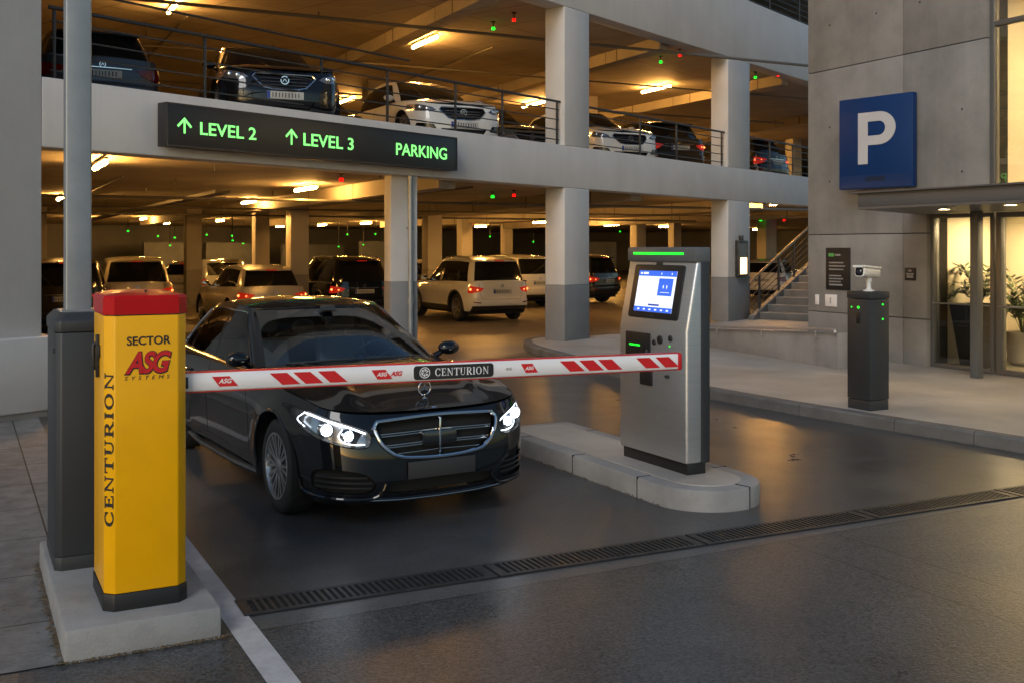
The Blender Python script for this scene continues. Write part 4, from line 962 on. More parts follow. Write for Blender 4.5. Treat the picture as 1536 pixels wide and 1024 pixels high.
# fill panels added under the ceilings to brighten the rooms behind the glass
M['fill_panel'] = emit('fill_panel_glow', (1.0, .70, .36), 125)
def fill_panel(x, y, z, label, w_=.6):
    o = thing('fill_panel', label, 'ceiling light', BO + Matrix.Rotation(BA, 3, 'Z') @ Vector((x, y, z)), BA, 'added fill panels that brighten the rooms of the concrete building')
    MB().box(-w_/2-.03, w_/2+.03, -w_/2-.03, w_/2+.03, -.012, -.002).build('rim', M['alu'], o); MB().box(-w_/2, w_/2, -w_/2, w_/2, -.016, -.0125).build('diffuser', M['fill_panel'], o)
fill_panel(3.2, 1.0, 2.419, 'added fill panel on the ceiling over the dark planter in the entrance', .4)
fill_panel(4.7, 1.1, 2.419, 'added fill panel on the ceiling over the pale stone pot behind the glass door', .4)
fill_panel(5.3, 1.4, 5.549, 'added fill panel on the ceiling behind the tall upper window beside its mullion')
fill_panel(7.6, 1.4, 5.549, 'added fill panel on the ceiling behind the upper window, outside the right picture edge')
fill_panel(5.0, 1.4, 8.199, 'added fill panel on the ceiling of the storey above the window transom')
fill_panel(7.0, 4.2, 2.419, 'added fill panel on the ceiling at the back of the lobby')
# =================================================================== CARS
def herm(tab, x):
    """smooth curve through (x, y) pairs, no overshoot"""
    if x <= tab[0][0]: return tab[0][1]
    if x >= tab[-1][0]: return tab[-1][1]
    for i in range(len(tab)-1):
        x0, y0 = tab[i]; x1, y1 = tab[i+1]
        if x <= x1:
            h = x1-x0; d = (y1-y0)/h
            def sl(j):
                if j <= 0 or j >= len(tab)-1: return None
                a = (tab[j][1]-tab[j-1][1])/(tab[j][0]-tab[j-1][0]); b = (tab[j+1][1]-tab[j][1])/(tab[j+1][0]-tab[j][0])
                return 0 if a*b <= 0 else 2*a*b/(a+b)
            m0, m1 = sl(i), sl(i+1); m0 = d if m0 is None else m0; m1 = d if m1 is None else m1
            t = (x-x0)/h
            return y0*(2*t**3-3*t*t+1)+m0*h*(t**3-2*t*t+t)+y1*(-2*t**3+3*t*t)+m1*h*(t**3-t*t)
def crom(P, n):
    """Catmull-Rom through tuples, n steps a span; returns points"""
    out = []
    for i in range(len(P)-1):
        a, b, c, d = P[max(0, i-1)], P[i], P[i+1], P[min(len(P)-1, i+2)]
        for k in range(n):
            t = k/n
            out.append(tuple(.5*(2*q+(r-p)*t+(2*p-5*q+4*r-s)*t*t+(3*q-p-3*r+s)*t**3) for p, q, r, s in zip(a, b, c, d)))
    out.append(tuple(P[-1])); return out
def sstep(a, b, x):
    t = min(1, max(0, (x-a)/(b-a))); return t*t*(3-2*t)
def inside(poly, p):
    x, y = p; r = False; n = len(poly)
    for i in range(n):
        x0, y0 = poly[i]; x1, y1 = poly[(i+1) % n]
        if (y0 > y) != (y1 > y) and x < (x1-x0)*(y-y0)/(y1-y0)+x0: r = not r
    return r
def nearest_on(poly, p):
    best = None
    for i in range(len(poly)):
        a, b = Vector(poly[i]), Vector(poly[(i+1) % len(poly)]); d = b-a
        t = max(0, min(1, (p-a).dot(d)/max(1e-12, d.dot(d)))); q = a+d*t; e = (q-p).length
        if best is None or e < best[0]: best = (e, q)
    return best[1]

class Shell:
    """a body surface that outlines can be cut out of"""
    def __init__(s, verts, faces):
        s.v = [Vector(p) for p in verts]; s.f = faces; s.pt = {}
        s.bvh = BVHTree.FromPolygons(s.v, faces)
    def project(s, ax, p):
        if ax == 'F': o, d = Vector((5, p[0], p[1])), Vector((-1, 0, 0))
        elif ax == 'B': o, d = Vector((-5, p[0], p[1])), Vector((1, 0, 0))
        elif ax == 'L': o, d = Vector((p[0], 3, p[1])), Vector((0, -1, 0))
        elif ax == 'R': o, d = Vector((p[0], -3, p[1])), Vector((0, 1, 0))
        h = s.bvh.ray_cast(o, d); return (h[0], h[1]) if h[0] is not None else (None, None)
    def flat(s, ax, p): return (p.y, p.z) if ax in 'FB' else (p.x, p.z)
    def cut(s, ax, poly, snap=True):
        """returns the faces inside the outline (as a (verts, faces) patch) and removes them from the shell"""
        xm, xn = max(p.x for p in s.v), min(p.x for p in s.v)
        ok = {'F': lambda c: c.x > xm-.62, 'B': lambda c: c.x < xn+.30, 'L': lambda c: c.y > 0, 'R': lambda c: c.y < 0}[ax]
        ins, rest = [], []
        x0, x1 = min(p[0] for p in poly), max(p[0] for p in poly); z0, z1 = min(p[1] for p in poly), max(p[1] for p in poly)
        for f in s.f:
            c = sum((s.v[i] for i in f), Vector())/len(f); q = s.flat(ax, c)
            (ins if ok(c) and x0 <= q[0] <= x1 and z0 <= q[1] <= z1 and inside(poly, q) else rest).append(f)
        if snap and ins:
            A = set(i for f in ins for i in f); B = set(i for f in rest for i in f); bd = A & B
            used = {}
            for cpt in poly:                                  # corners first
                best = min(bd, key=lambda i: (Vector(s.flat(ax, s.v[i]))-Vector(cpt)).length)
                if (Vector(s.flat(ax, s.v[best]))-Vector(cpt)).length < .03 and best not in used: used[best] = Vector(cpt)
            for i in bd:
                t = used.get(i); t = nearest_on(poly, Vector(s.flat(ax, s.v[i]))) if t is None else t
                if (t-Vector(s.flat(ax, s.v[i]))).length > .05: continue
                h = s.project(ax, t)[0]
                if h is not None and (h-s.v[i]).length < .12: s.v[i] = h
        s.f = rest
        idx = {}; pv = []; pf = []
        for f in ins:
            q = []
            for i in f:
                if i not in idx: idx[i] = len(pv); pv.append(s.v[i].copy())
                q.append(idx[i])
            pf.append(tuple(q))
        return pv, pf
    def outline(s, ax, poly, off=0.0, closed=True, step=.025):
        pts = []; n = len(poly)
        for i in range(n if closed else n-1):
            a, b = Vector(poly[i]), Vector(poly[(i+1) % n]); m = max(1, int((b-a).length/step))
            for k in range(m): pts.append(a+(b-a)*(k/m))
        if not closed: pts.append(Vector(poly[-1]))
        out = []
        for p in pts:
            h, nn = s.project(ax, p)
            if h is not None:
                if out and abs((h-out[-1]).length) > .35: continue
                out.append(h+nn*off*(1 if nn.dot({'F': Vector((1, 0, 0)), 'B': Vector((-1, 0, 0)), 'L': Vector((0, 1, 0)), 'R': Vector((0, -1, 0))}[ax]) > 0 else -1))
        return out

def patch_obj(name, pv, pf, m, parent, off=0.0, push=(0, 0, 0), smooth=True):
    if not pf: return None
    me = bpy.data.meshes.new(name); bm = bmesh.new(); vs = [bm.verts.new(p) for p in pv]
    for f in pf:
        f2 = []
        for i in f:
            if i not in f2: f2.append(i)
        if len(f2) < 3: continue
        try: bm.faces.new([vs[i] for i in f2])
        except ValueError: pass
    bmesh.ops.remove_doubles(bm, verts=bm.verts, dist=.0004)
    bmesh.ops.recalc_face_normals(bm, faces=bm.faces); bm.normal_update()
    c = sum((v.co for v in bm.verts), Vector())/max(1, len(bm.verts)); c.z = min(c.z, .8)
    s = sum(f.normal.dot(f.calc_center_median()-Vector((c.x*.3, 0, .6))) * f.calc_area() for f in bm.faces)
    if s < 0: bmesh.ops.reverse_faces(bm, faces=bm.faces); bm.normal_update()
    if off:
        for v in list(bm.verts): v.co += v.normal*off
    if any(push):
        for v in bm.verts: v.co += Vector(push)
    for f in bm.faces: f.smooth = smooth
    bm.to_mesh(me); bm.free()
    if smooth: me.set_sharp_from_angle(angle=R(42))
    return link(name, me, m, parent)

PLAN = [(1, 0), (.998, .22), (.990, .44), (.970, .64), (.930, .80), (.865, .905), (.76, .965), (.60, .99), (.3, 1), (0, 1), (-.3, 1), (-.6, .99), (-.78, .97), (-.88, .92), (-.945, .80), (-.978, .6), (-.993, .35), (-1, .18), (-1, 0)]
WPROF = [(0, .925), (.10, .965), (.28, .980), (.46, .988), (.60, .997), (.70, 1.0), (.735, .998), (.80, .984), (.90, .962), (.96, .945), (1, .915)]
SPEC = {
 'sedan': dict(xf=2.29, xr=-2.58, W=.93, wb=(1.435, -1.435), RT=.338, xcowl=.72,
   zb=[(-2.6, .32), (-2.2, .25), (-1.4, .21), (1.4, .20), (2.0, .17), (2.3, .155)],
   zt=[(-2.6, .965), (-2.4, .99), (-1.8, .995), (-1, .975), (0, .955), (.7, .945), (1.2, .915), (1.8, .845), (2.12, .775), (2.3, .725)],
   crown=[(.6, .058), (1.2, .062), (1.8, .045), (2.15, .020), (2.3, .012)], tcrown=.05,
   nose=[(0, -.09), (.12, -.015), (.3, 0), (.5, -.005), (.7, -.02), (.85, -.045), (1, -.10)], tail=[(0, .14), (.15, .02), (.4, 0), (.7, .02), (.9, .04), (1, .09)],
   base=[(.96, 0), (.92, .42), (.72, .765), (.63, .805), (.2, .832), (-.30, .840), (-.95, .83), (-1.55, .785), (-1.78, .68), (-1.93, .36), (-1.97, 0)],
   roof=[(.03, 0), (0, .33), (-.11, .572), (-.17, .592), (-.30, .607), (-.47, .618), (-.95, .605), (-1.16, .575), (-1.26, .52), (-1.36, .30), (-1.38, 0)],
   ztop=[(-1.5, 1.33), (-1.38, 1.365), (-1, 1.428), (-.6, 1.452), (-.25, 1.442), (.05, 1.385)], drop=.052, side=((3.10, 4.93), (5.07, 6.34), (6.42, 6.88)), hmax=.88, trunk=True),
 'suv': dict(xf=2.17, xr=-2.28, W=.915, wb=(1.31, -1.32), RT=.355, xcowl=.78,
   zb=[(-2.3, .36), (-1.9, .28), (1.4, .25), (1.9, .24), (2.2, .24)],
   zt=[(-2.3, 1.03), (-1.5, 1.035), (0, 1.01), (.75, 1.005), (1.2, .985), (1.7, .935), (2.0, .87), (2.2, .80)],
   crown=[(.6, .06), (1.2, .06), (1.8, .045), (2.1, .02)], tcrown=.02,
   nose=[(0, -.14), (.12, -.03), (.3, 0), (.55, 0), (.75, -.02), (.9, -.05), (1, -.10)], tail=[(0, .12), (.18, .0), (.34, 0), (.42, .035), (.7, .045), (1, .07)],
   base=[(1.02, 0), (.97, .42), (.78, .74), (.68, .79), (.3, .825), (-.22, .835), (-1.02, .825), (-1.74, .78), (-2.02, .70), (-2.16, .36), (-2.19, 0)],
   roof=[(.22, 0), (.19, .33), (.09, .57), (.02, .61), (-.12, .64), (-.34, .655), (-1.02, .65), (-1.60, .635), (-1.84, .585), (-1.92, .3), (-1.94, 0)],
   ztop=[(-1.95, 1.585), (-1.6, 1.64), (-1, 1.672), (-.4, 1.672), (0, 1.635), (.22, 1.585)], drop=.045, side=((3.12, 4.93), (5.07, 6.30), (6.40, 7.05)), hmax=.86, trunk=False),
 'hatch': dict(xf=2.12, xr=-2.18, W=.895, wb=(1.30, -1.29), RT=.322, xcowl=.74,
   zb=[(-2.2, .32), (-1.8, .23), (1.3, .20), (1.9, .18), (2.2, .18)],
   zt=[(-2.2, .965), (-1.5, .97), (0, .935), (.7, .925), (1.2, .895), (1.7, .835), (1.98, .765), (2.15, .71)],
   crown=[(.6, .06), (1.2, .06), (1.8, .045), (2.1, .02)], tcrown=.02,
   nose=[(0, -.12), (.12, -.02), (.3, 0), (.5, 0), (.7, -.03), (.85, -.06), (1, -.12)], tail=[(0, .12), (.18, .0), (.36, 0), (.46, .03), (.7, .05), (1, .10)],
   base=[(1.02, 0), (.97, .42), (.76, .73), (.66, .78), (.25, .81), (-.25, .82), (-.95, .81), (-1.60, .76), (-1.86, .67), (-2.00, .36), (-2.03, 0)],
   roof=[(.12, 0), (.09, .31), (0, .54), (-.06, .575), (-.2, .605), (-.4, .615), (-.95, .61), (-1.40, .585), (-1.62, .54), (-1.70, .3), (-1.72, 0)],
   ztop=[(-1.75, 1.385), (-1.4, 1.44), (-.9, 1.485), (-.4, 1.490), (-.1, 1.465), (.13, 1.405)], drop=.045, side=((3.12, 4.93), (5.07, 6.30), (6.42, 6.95)), hmax=.86, trunk=False),
}
def body_shell(S, n, nv):
    pl = crom(PLAN, n); xc = (S['xf']+S['xr'])/2; hl = (S['xf']-S['xr'])/2; half = []
    for X, Y in pl:
        col = []
        for j in range(nv+2):
            v = min(1.0, j/nv); fl = 1 if j > nv else 0
            x = xc+X*hl
            if X > 0: x += herm(S['nose'], v)*sstep(.45, 1, X)
            else: x += herm(S['tail'], v)*sstep(.5, 1, -X)
            wp = herm(WPROF, v)
            wp = 1-(1-wp)*sstep(.985, .8, abs(X)) if abs(X) > .8 else wp
            y = S['W']*Y*wp
            zb, zt = herm(S['zb'], x), herm(S['zt'], x)
            # flare round the wheels
            z = zb+(zt-zb)*v
            for xw in S['wb']:
                r = math.hypot(x-xw, z-S['RT']); 
                if Y > .8: y += .022*math.exp(-((r-(S['RT']+.05))/.10)**2)*sstep(.12, .4, z)
            if fl:
                k = .06; x -= math.copysign(k*sstep(.82, .99, abs(X)), X); y -= min(y, k*sstep(.0, .9, Y)*sstep(1.0, .9, abs(X)) if abs(X) < 1 else 0); z += .004
            col.append((x, max(0, y), z))
        half.append(col)
    m = len(half); H = nv+2; vs = []; 
    for col in half: vs += col
    mir = {}
    for i in range(1, m-1):
        mir[i] = len(vs)//H; vs += [(x, -y, z) for x, y, z in half[i]]
    order = list(range(m))+[mir[i] for i in range(m-2, 0, -1)]
    fs = []; L_ = len(order)
    for k in range(L_):
        a, b = order[k], order[(k+1) % L_]
        for j in range(H-1): fs.append((a*H+j, b*H+j, b*H+j+1, a*H+j+1))
    return Shell(vs, fs)
def top_edge(S, n=24):
    """the upper rim of the body, half, as (x, y)"""
    pl = crom(PLAN, n); xc = (S['xf']+S['xr'])/2; hl = (S['xf']-S['xr'])/2; out = []
    for X, Y in pl:
        x = xc+X*hl+(S['nose'][-1][1]*sstep(.45, 1, X) if X > 0 else S['tail'][-1][1]*sstep(.5, 1, -X))
        wp = WPROF[-1][1]; wp = 1-(1-wp)*sstep(.985, .8, abs(X)) if abs(X) > .8 else wp
        out.append((x, S['W']*Y*wp))
    return out
def panel(S, front, nq=40, ns=30):
    """bonnet (front) or boot lid: a sheet from the rim's end to the glass"""
    te = top_edge(S)
    if not front: te = te[::-1]
    sgn = 1 if front else -1
    xe = S['base'][2][0]-.03 if front else S['base'][8][0]+.03
    # corner of the rim where the sheet's side starts
    ic = max(i for i, p in enumerate(te) if p[1] < S['W']*.86 and sgn*p[0] > 0 and abs(p[0]) > 1)
    yc = te[ic][1]; xcn = te[ic][0]
    fr = [(p[1], p[0]) for p in te[:ic+1]]; sd = sorted((p[0], p[1]) for p in te[ic:] if sgn*p[0] > sgn*xe-.5)
    def lin(tab, x):
        if x <= tab[0][0]: return tab[0][1]
        for a, b in zip(tab, tab[1:]):
            if x <= b[0]: return a[1]+(b[1]-a[1])*(x-a[0])/max(1e-9, b[0]-a[0])
        return tab[-1][1]
    bs = crom(S['base'], 10); bs = [(p[1], p[0]) for p in (bs[:26] if front else bs[::-1][:26])]
    vs = []
    for i in range(ns+1):
        t = i/ns; xs_ = xcn+(xe-xcn)*t; ye = lin(sd, xs_)
        for k in range(nq+1):
            q = -1+2*k/nq; y = q*ye
            x0 = lin(fr, abs(q)*yc); x1 = lin(bs, abs(q)*min(ye, bs[-1][0])) - sgn*.10
            if abs(q) > .93: x1 = x1+(xe-sgn*.1-x1)*(abs(q)-.93)/.07
            x = x0+(x1-x0)*t
            cr = herm(S['crown'], x) if front else S['tcrown']*sstep(0, .25, t)
            z = herm(S['zt'], x)+cr*(1-abs(q)**2.4)+.004
            if front: z += .015*math.exp(-((abs(q)-.60)/.075)**2)*sstep(0, .3, t)
            vs.append((x, y, z))
    W_ = nq+1
    return vs, [(i*W_+k, i*W_+k+1, (i+1)*W_+k+1, (i+1)*W_+k) for i in range(ns) for k in range(nq)]
def zroof(S, x, y):
    wr = .64; return herm(S['ztop'], x)-S['drop']*min(1.3, (abs(y)/wr))**2.6
def zbase(S, x, y, U):
    te = S['W']*.9; f = S['crown'] if x > 0 else None
    c = (herm(f, x) if f else S['tcrown'])*(1-min(1, abs(y)/te)**2.4)
    return herm(S['zt'], x)+c-.022
def cabin(S, n, nh):
    bs, rf = crom(S['base'], n), crom(S['roof'], n); m = len(bs); half = []
    for i in range(m):
        xb, yb = bs[i]; xr_, yr = rf[i]; zb, zr = zbase(S, xb, yb, i/n), zroof(S, xr_, yr); col = []
        for j in range(nh+1):
            h = j/nh; bul = 4*h*(1-h)
            ny = .022*bul*sstep(2, 4, i/n)*sstep(9, 7, i/n); nx = (.030 if xb > 0 else -.035)*bul*(1-sstep(1.5, 3, i/n) if xb > 0 else sstep(7.2, 9, i/n))
            col.append((xb+(xr_-xb)*h+nx, (yb+(yr-yb)*h+ny) if i not in (0, m-1) else 0, zb+(zr-zb)*h+.012*bul*(1 if i/n < 2 or i/n > 8 else 0)))
        half.append(col)
    return half
WINKEY = ('windscreen', 'front_window', 'rear_window', 'quarter_window', 'rear_screen')
def classify(S, U, h):
    if U < 1.90: return 'windscreen' if .03 < h < .965 else ('frit' if U < 2.0 else None)
    if U > 8.06: return 'rear_screen' if .06 < h < .93 else None
    if 3.02 < U < 7.2 and h < .93:
        for (a, b), nm in zip(S['side'], ('front_window', 'rear_window', 'quarter_window')):
            if a < U < b and .03 < h < S['hmax']: return nm
        return 'frit' if h < S['hmax']+.02 and U < S['side'][2][1]+.06 else None
    return None
def cabin_parts(S, n, nh):
    """(name, side) -> (verts, faces) for the glasshouse, plus the roof sheet"""
    half = cabin(S, n, nh); m = len(half); out = {}
    for side in (1, -1):
        for i in range(m-1):
            for j in range(nh):
                U = (i+.5)/n; h = (j+.5)/nh; nm = classify(S, U, h)
                key = (nm or 'pillar', 0 if nm in ('windscreen', 'rear_screen') else side if nm or U > 2 else side)
                pv, pf = out.setdefault(key, ([], [])); k = len(pv)
                for a, b in ((i, j), (i+1, j), (i+1, j+1), (i, j+1)):
                    x, y, z = half[a][b]; pv.append(Vector((x, y*side, z)))
                pf.append((k, k+1, k+2, k+3))
    # roof sheet
    top = [c[-1] for c in half]; e = [(x, y) for x, y, z in top]
    fr = [(y, x) for x, y in e[:int(2.6*n)]]; bk = [(y, x) for x, y in e[::-1][:int(2.2*n)]]
    sd = sorted((x, y) for x, y in e[int(2*n):int(8.2*n)])
    def lin(tab, x):
        if x <= tab[0][0]: return tab[0][1]
        for a, b in zip(tab, tab[1:]):
            if x <= b[0]: return a[1]+(b[1]-a[1])*(x-a[0])/max(1e-9, b[0]-a[0])
        return tab[-1][1]
    vs = []; nq, ns = 30, 36; yf, yb = e[2*n][1], e[8*n][1]
    for i in range(ns+1):
        t = i/ns
        for k in range(nq+1):
            q = -1+2*k/nq; x0, x1 = lin(fr, abs(q)*yf), lin(bk, abs(q)*yb); x = x0+(x1-x0)*t
            xs_ = e[2*n][0]+(e[8*n][0]-e[2*n][0])*t; y = q*lin(sd, xs_)
            vs.append(Vector((x, y, zroof(S, x, y)+.003)))
    out[('roof', 0)] = (vs, [(i*(nq+1)+k, i*(nq+1)+k+1, (i+1)*(nq+1)+k+1, (i+1)*(nq+1)+k) for i in range(ns) for k in range(nq)])
    return out, half

# ---- car materials
def paint(name, col, rough=.3, metal=.0, coat=1.0, spec=.3):
    return mat(name, col, rough, metal, coat=coat, var=.05, vscale=1.2, spec=spec)
P_ = {'black': paint('black_paint', (.005, .006, .008), .32, spec=.04), 'white': paint('white_paint', (.62, .62, .60), .38), 'silver': paint('silver_paint', (.36, .35, .33), .34, .35),
      'beige': paint('champagne_paint', (.40, .36, .29), .36, .3), 'dark': paint('dark_paint', (.018, .016, .015), .35, spec=.05), 'slate': paint('slate_paint', (.05, .055, .062), .3, .2), 'grey': paint('grey_paint', (.16, .16, .16), .33, .3)}
M['tint'] = mat('dark_car_glass', (.006, .007, .008), .04, spec=.6)
M['frit'] = mat('frit_black', (.006, .006, .007), .2)
M['carglass'] = glass('windscreen_glass', (.86, .94, .96), 1.5)
M['sideglass'] = glass('tinted_side_glass', (.30, .32, .32), 1.2)
M['lensglass'] = glass('headlamp_lens', (.95, .96, .97), .8)
M['tail'] = emit('tail_lamp', (1.0, .025, .008), .20); M['tailhot'] = emit('tail_lamp_hot', (1.0, .16, .04), 5); M['taildark'] = mat('tail_lens', (.16, .004, .004), .15, coat=.8)
M['housing'] = mat('lamp_housing', (.34, .34, .35), .2, metal=.9)
M['led'] = emit('running_light', (.82, .91, 1.0), 3.2); M['beam'] = emit('headlamp', (.80, .90, 1.0), 8)
M['seat'] = mat('seat_leather', (.16, .18, .20), .55, bump=.1, bscale=120); M['cabin'] = mat('cabin_plastic', (.035, .04, .045), .6)
M['plate'] = mat('number_plate', (.40, .41, .40), .45); M['plateink'] = mat('plate_marks', (.05, .05, .06), .6); M['plateblue'] = mat('plate_band', (.02, .06, .3), .5)
M['rim'] = mat('alloy_rim', (.42, .42, .43), .28, metal=.9); M['rimdark'] = mat('dark_alloy', (.10, .10, .105), .3, metal=.8)
M['well'] = mat('wheel_well', (.006, .006, .006), .9); M['cladding'] = mat('bumper_cladding', (.018, .018, .019), .6, bump=.1, bscale=150)
M['lampclear'] = mat('headlamp_unlit', (.20, .20, .21), .12, metal=.6, coat=1)

def wheel(S, parent, x, side, wide=.225, rim='rim', spokes=10, hi=False):
    rt = S['RT']; rr = rt*.70; yo = S['W']-.03
    T = Matrix.Translation((x, side*yo, rt)) @ Matrix.Rotation(-side*math.pi/2, 4, 'X')   # wheel axis: local +z points outwards
    w_ = thing('wheel', None, None, (0, 0, 0)); w_.parent = parent; KIDS.setdefault(parent.name, []).append(w_)
    tp = [(rr, -wide+.01), (rr+.03, -wide), (rt-.03, -wide+.005), (rt-.006, -wide+.03), (rt, -wide*.7), (rt, -.045), (rt-.006, -.022), (rt-.035, -.004), (rr+.02, 0), (rr, -.012)]
    MB().lathe(tp, 40 if hi else 26, T, closed=True).build('tyre', M['rubber'], w_, smooth=True, ang=50)
    mb = MB(); mb.lathe([(rr+.004, -.010), (rr+.002, -.002), (rr-.014, -.004), (rr-.022, -.03), (rr-.03, -.10), (rr-.03, -.16), (rr+.003, -.16)], 40 if hi else 26, T, cap=False)
    mb.lathe([(.062, -.050), (.058, -.022), (.045, -.016), (.0, -.015)], 18, T)
    for k in range(spokes):
        a = 2*math.pi*k/spokes
        for da in ((-.055, .055) if hi else (0,)):
            c, s = math.cos(a+da), math.sin(a+da); c2, s2 = math.cos(a+da*2.4), math.sin(a+da*2.4); wa, wb_ = (.010, .012) if hi else (.022, .026)
            pts = []
            for (r, cc, ss, wd, z0, z1) in ((.045, c, s, wa, -.045, -.022), (rr-.012, c2, s2, wb_, -.040, -.010)):
                for zz in (z0, z1):
                    for e in (-1, 1): pts.append(T @ Vector((cc*r-ss*wd*e, ss*r+cc*wd*e, zz)))
            mb.add(pts, [(0, 1, 3, 2), (4, 6, 7, 5), (0, 4, 5, 1), (2, 3, 7, 6), (0, 2, 6, 4), (1, 5, 7, 3)])
    mb.build('rim', M[rim], w_, smooth=True, ang=35)
    MB().lathe([(rr-.034, -.095), (.0, -.095)], 24, T).build('brake_disc', M['rimdark'], w_)
    MB().lathe([(rr-.028, -.150), (.0, -.152)], 24, T).build('wheel_back', M['well'], w_)
    return w_
def arches(sh, S, cut_r):
    for xw in S['wb']:
        poly = [(xw+cut_r*math.cos(a), S['RT']+.01+cut_r*math.sin(a)) for a in [2*math.pi*k/48 for k in range(48)]]
        for ax in 'LR': sh.cut(ax, poly)
def wells(S, parent, cut_r):
    for xw in S['wb']:
        for sd in (1, -1):
            rings = []; mb = MB()
            for y in (S['W']-.42, S['W']-.012):
                rings.append([Vector((xw+(cut_r+.012)*math.cos(a), sd*y, S['RT']+.01+(cut_r+.012)*math.sin(a))) for a in [math.pi*(-.12+1.24*k/24) for k in range(25)]])
            n = 25; vs = rings[0]+rings[1]; mb.add(vs, [(i, i+1, n+i+1, n+i) for i in range(n-1)])
            mb.add(rings[0], [tuple(range(n))]); mb.build('wheel_arch', M['well'], parent)
def mirror(S, parent, sd, m, hi=False):
    x, y, z = S['base'][3][0]-.02, S['base'][3][1]+.02, herm(S['zt'], S['base'][3][0])+.01
    o = MB().ball((x+.03, sd*(y+.105), z+.075), 1, 16, 10, (.070, .100, .060)).mesh('mirror', smooth=True, ang=180)
    for v in o.vertices:
        if v.co.x < x-.012: v.co.x = x-.012
    mi = link('mirror', o, m, parent)
    MB().tube([(x, sd*(y-.02), z+.005), (x+.02, sd*(y+.05), z+.045)], [.030, .022], 8).build('mirror_arm', M['frit'], mi, smooth=True)
    MB().ball((x-.010, sd*(y+.105), z+.075), 1, 14, 6, (.006, .088, .048)).build('mirror_glass', M['chrome'], mi, smooth=True)
    if hi: MB().tube([(x+.095, sd*(y+.075), z+.061), (x+.086, sd*(y+.140), z+.063), (x+.052, sd*(y+.192), z+.065)], .006, 6).build('indicator', M['housing'], mi)
def handle(sh, x, z, sd, m, parent):
    ax = 'L' if sd > 0 else 'R'; pts = [sh.project(ax, (x+dx, z+.002*dx))[0] for dx in (-.10, -.05, .0, .05, .10)]
    if any(p is None for p in pts): return
    pts = [p+Vector((0, sd*o_, 0)) for p, o_ in zip(pts, (.004, .026, .030, .026, .004))]
    MB().tube(pts, [.008, .013, .014, .013, .008], 8).build('door_handle', m, parent, smooth=True)
def seams(sh, lines, parent, m=None, r=.0035):
    for ax, pl in lines:
        pts = sh.outline(ax, pl, -.0015, closed=False, step=.03)
        if len(pts) > 1: MB().tube(pts, r, 5).build('panel_gap', m or M['frit'], parent)
def islands(pv, pf):
    key = {}; par = []
    def find(i):
        while par[i] != i: par[i] = par[par[i]]; i = par[i]
        return i
    ids = []
    for p in pv:
        k = (round(p[0], 4), round(p[1], 4), round(p[2], 4))
        if k not in key: key[k] = len(par); par.append(len(par))
        ids.append(key[k])
    for f in pf:
        a = find(ids[f[0]])
        for i in f[1:]: par[find(ids[i])] = a
    g = {}
    for f in pf: g.setdefault(find(ids[f[0]]), []).append(f)
    return [(pv2, pf2) for pv2, pf2 in (([pv[i] for f in fs for i in f], [tuple(range(4*k, 4*k+4)) for k in range(len(fs))]) for fs in g.values())]
def glasshouse(parts, mats, root):
    for (nm, sd), (pv, pf) in parts.items():
        if nm in ('frit', 'pillar'):
            for v2, f2 in islands(pv, pf): patch_obj('window_surround' if nm == 'frit' else 'pillar', v2, f2, mats[nm], root)
        else: patch_obj(nm, pv, pf, mats[nm], root)
def tubes(name, pts, r, m, parent, closed=False, n=6):
    if len(pts) > 2: return MB().tube(pts, r, n, closed).build(name, m, parent, smooth=True)
def plate(sh, ax, z, y, parent, seed, h=.11, w_=.52):
    d = 1 if ax == 'F' else -1
    p = sh.project(ax, (y, z))[0]; x = p.x+.012*d
    o = MB().box(x-.008, x+.008, y-w_/2, y+w_/2, z-h/2, z+h/2).build('number_plate', M['plate'], parent, bevel=.003)
    rnd = random.Random(seed); mb = MB(); yy = -w_/2+.075
    while yy < w_/2-.06:
        wd = rnd.uniform(.022, .036); xa = x+.009*d
        mb.box(min(xa, xa+.001), max(xa, xa+.001), y-d*0+yy, y+yy+wd*.55, z-h*.30, z+h*.30); yy += wd+.018
    mb.build('plate_marks', M['plateink'], o)
    ys = y-w_/2 if d < 0 else y+w_/2-.045
    ys = (y+w_/2-.045) if d < 0 else (y-w_/2)
    ys = y+w_/2-.045 if ax == 'B' else y-w_/2
    MB().box(x-.0088 if d < 0 else x, x if d < 0 else x+.0088, ys, ys+.045, z-h/2+.004, z+h/2-.004).build('plate_band', M['plateblue'], o)
    return o
def badge(sh, ax, z, parent, r=.045):
    d = 1 if ax == 'F' else -1; p = sh.project(ax, (0, z))[0]
    FM = frame((p.x+.006*d, 0, z), (0, d, 0), (0, 0, 1))
    mb = MB()
    for q in ringsec(0, 0, r, r, r*.78, r*.78, 0, 360, 20): mb.prism(q, -.006, .004, FM)
    mb.prism([(-r*.5, -r*.3), (0, r*.55), (r*.5, -r*.3), (r*.3, -r*.3), (0, r*.2), (-r*.3, -r*.3)], -.006, .0035, FM)
    mb.build('badge', M['chrome'], parent)

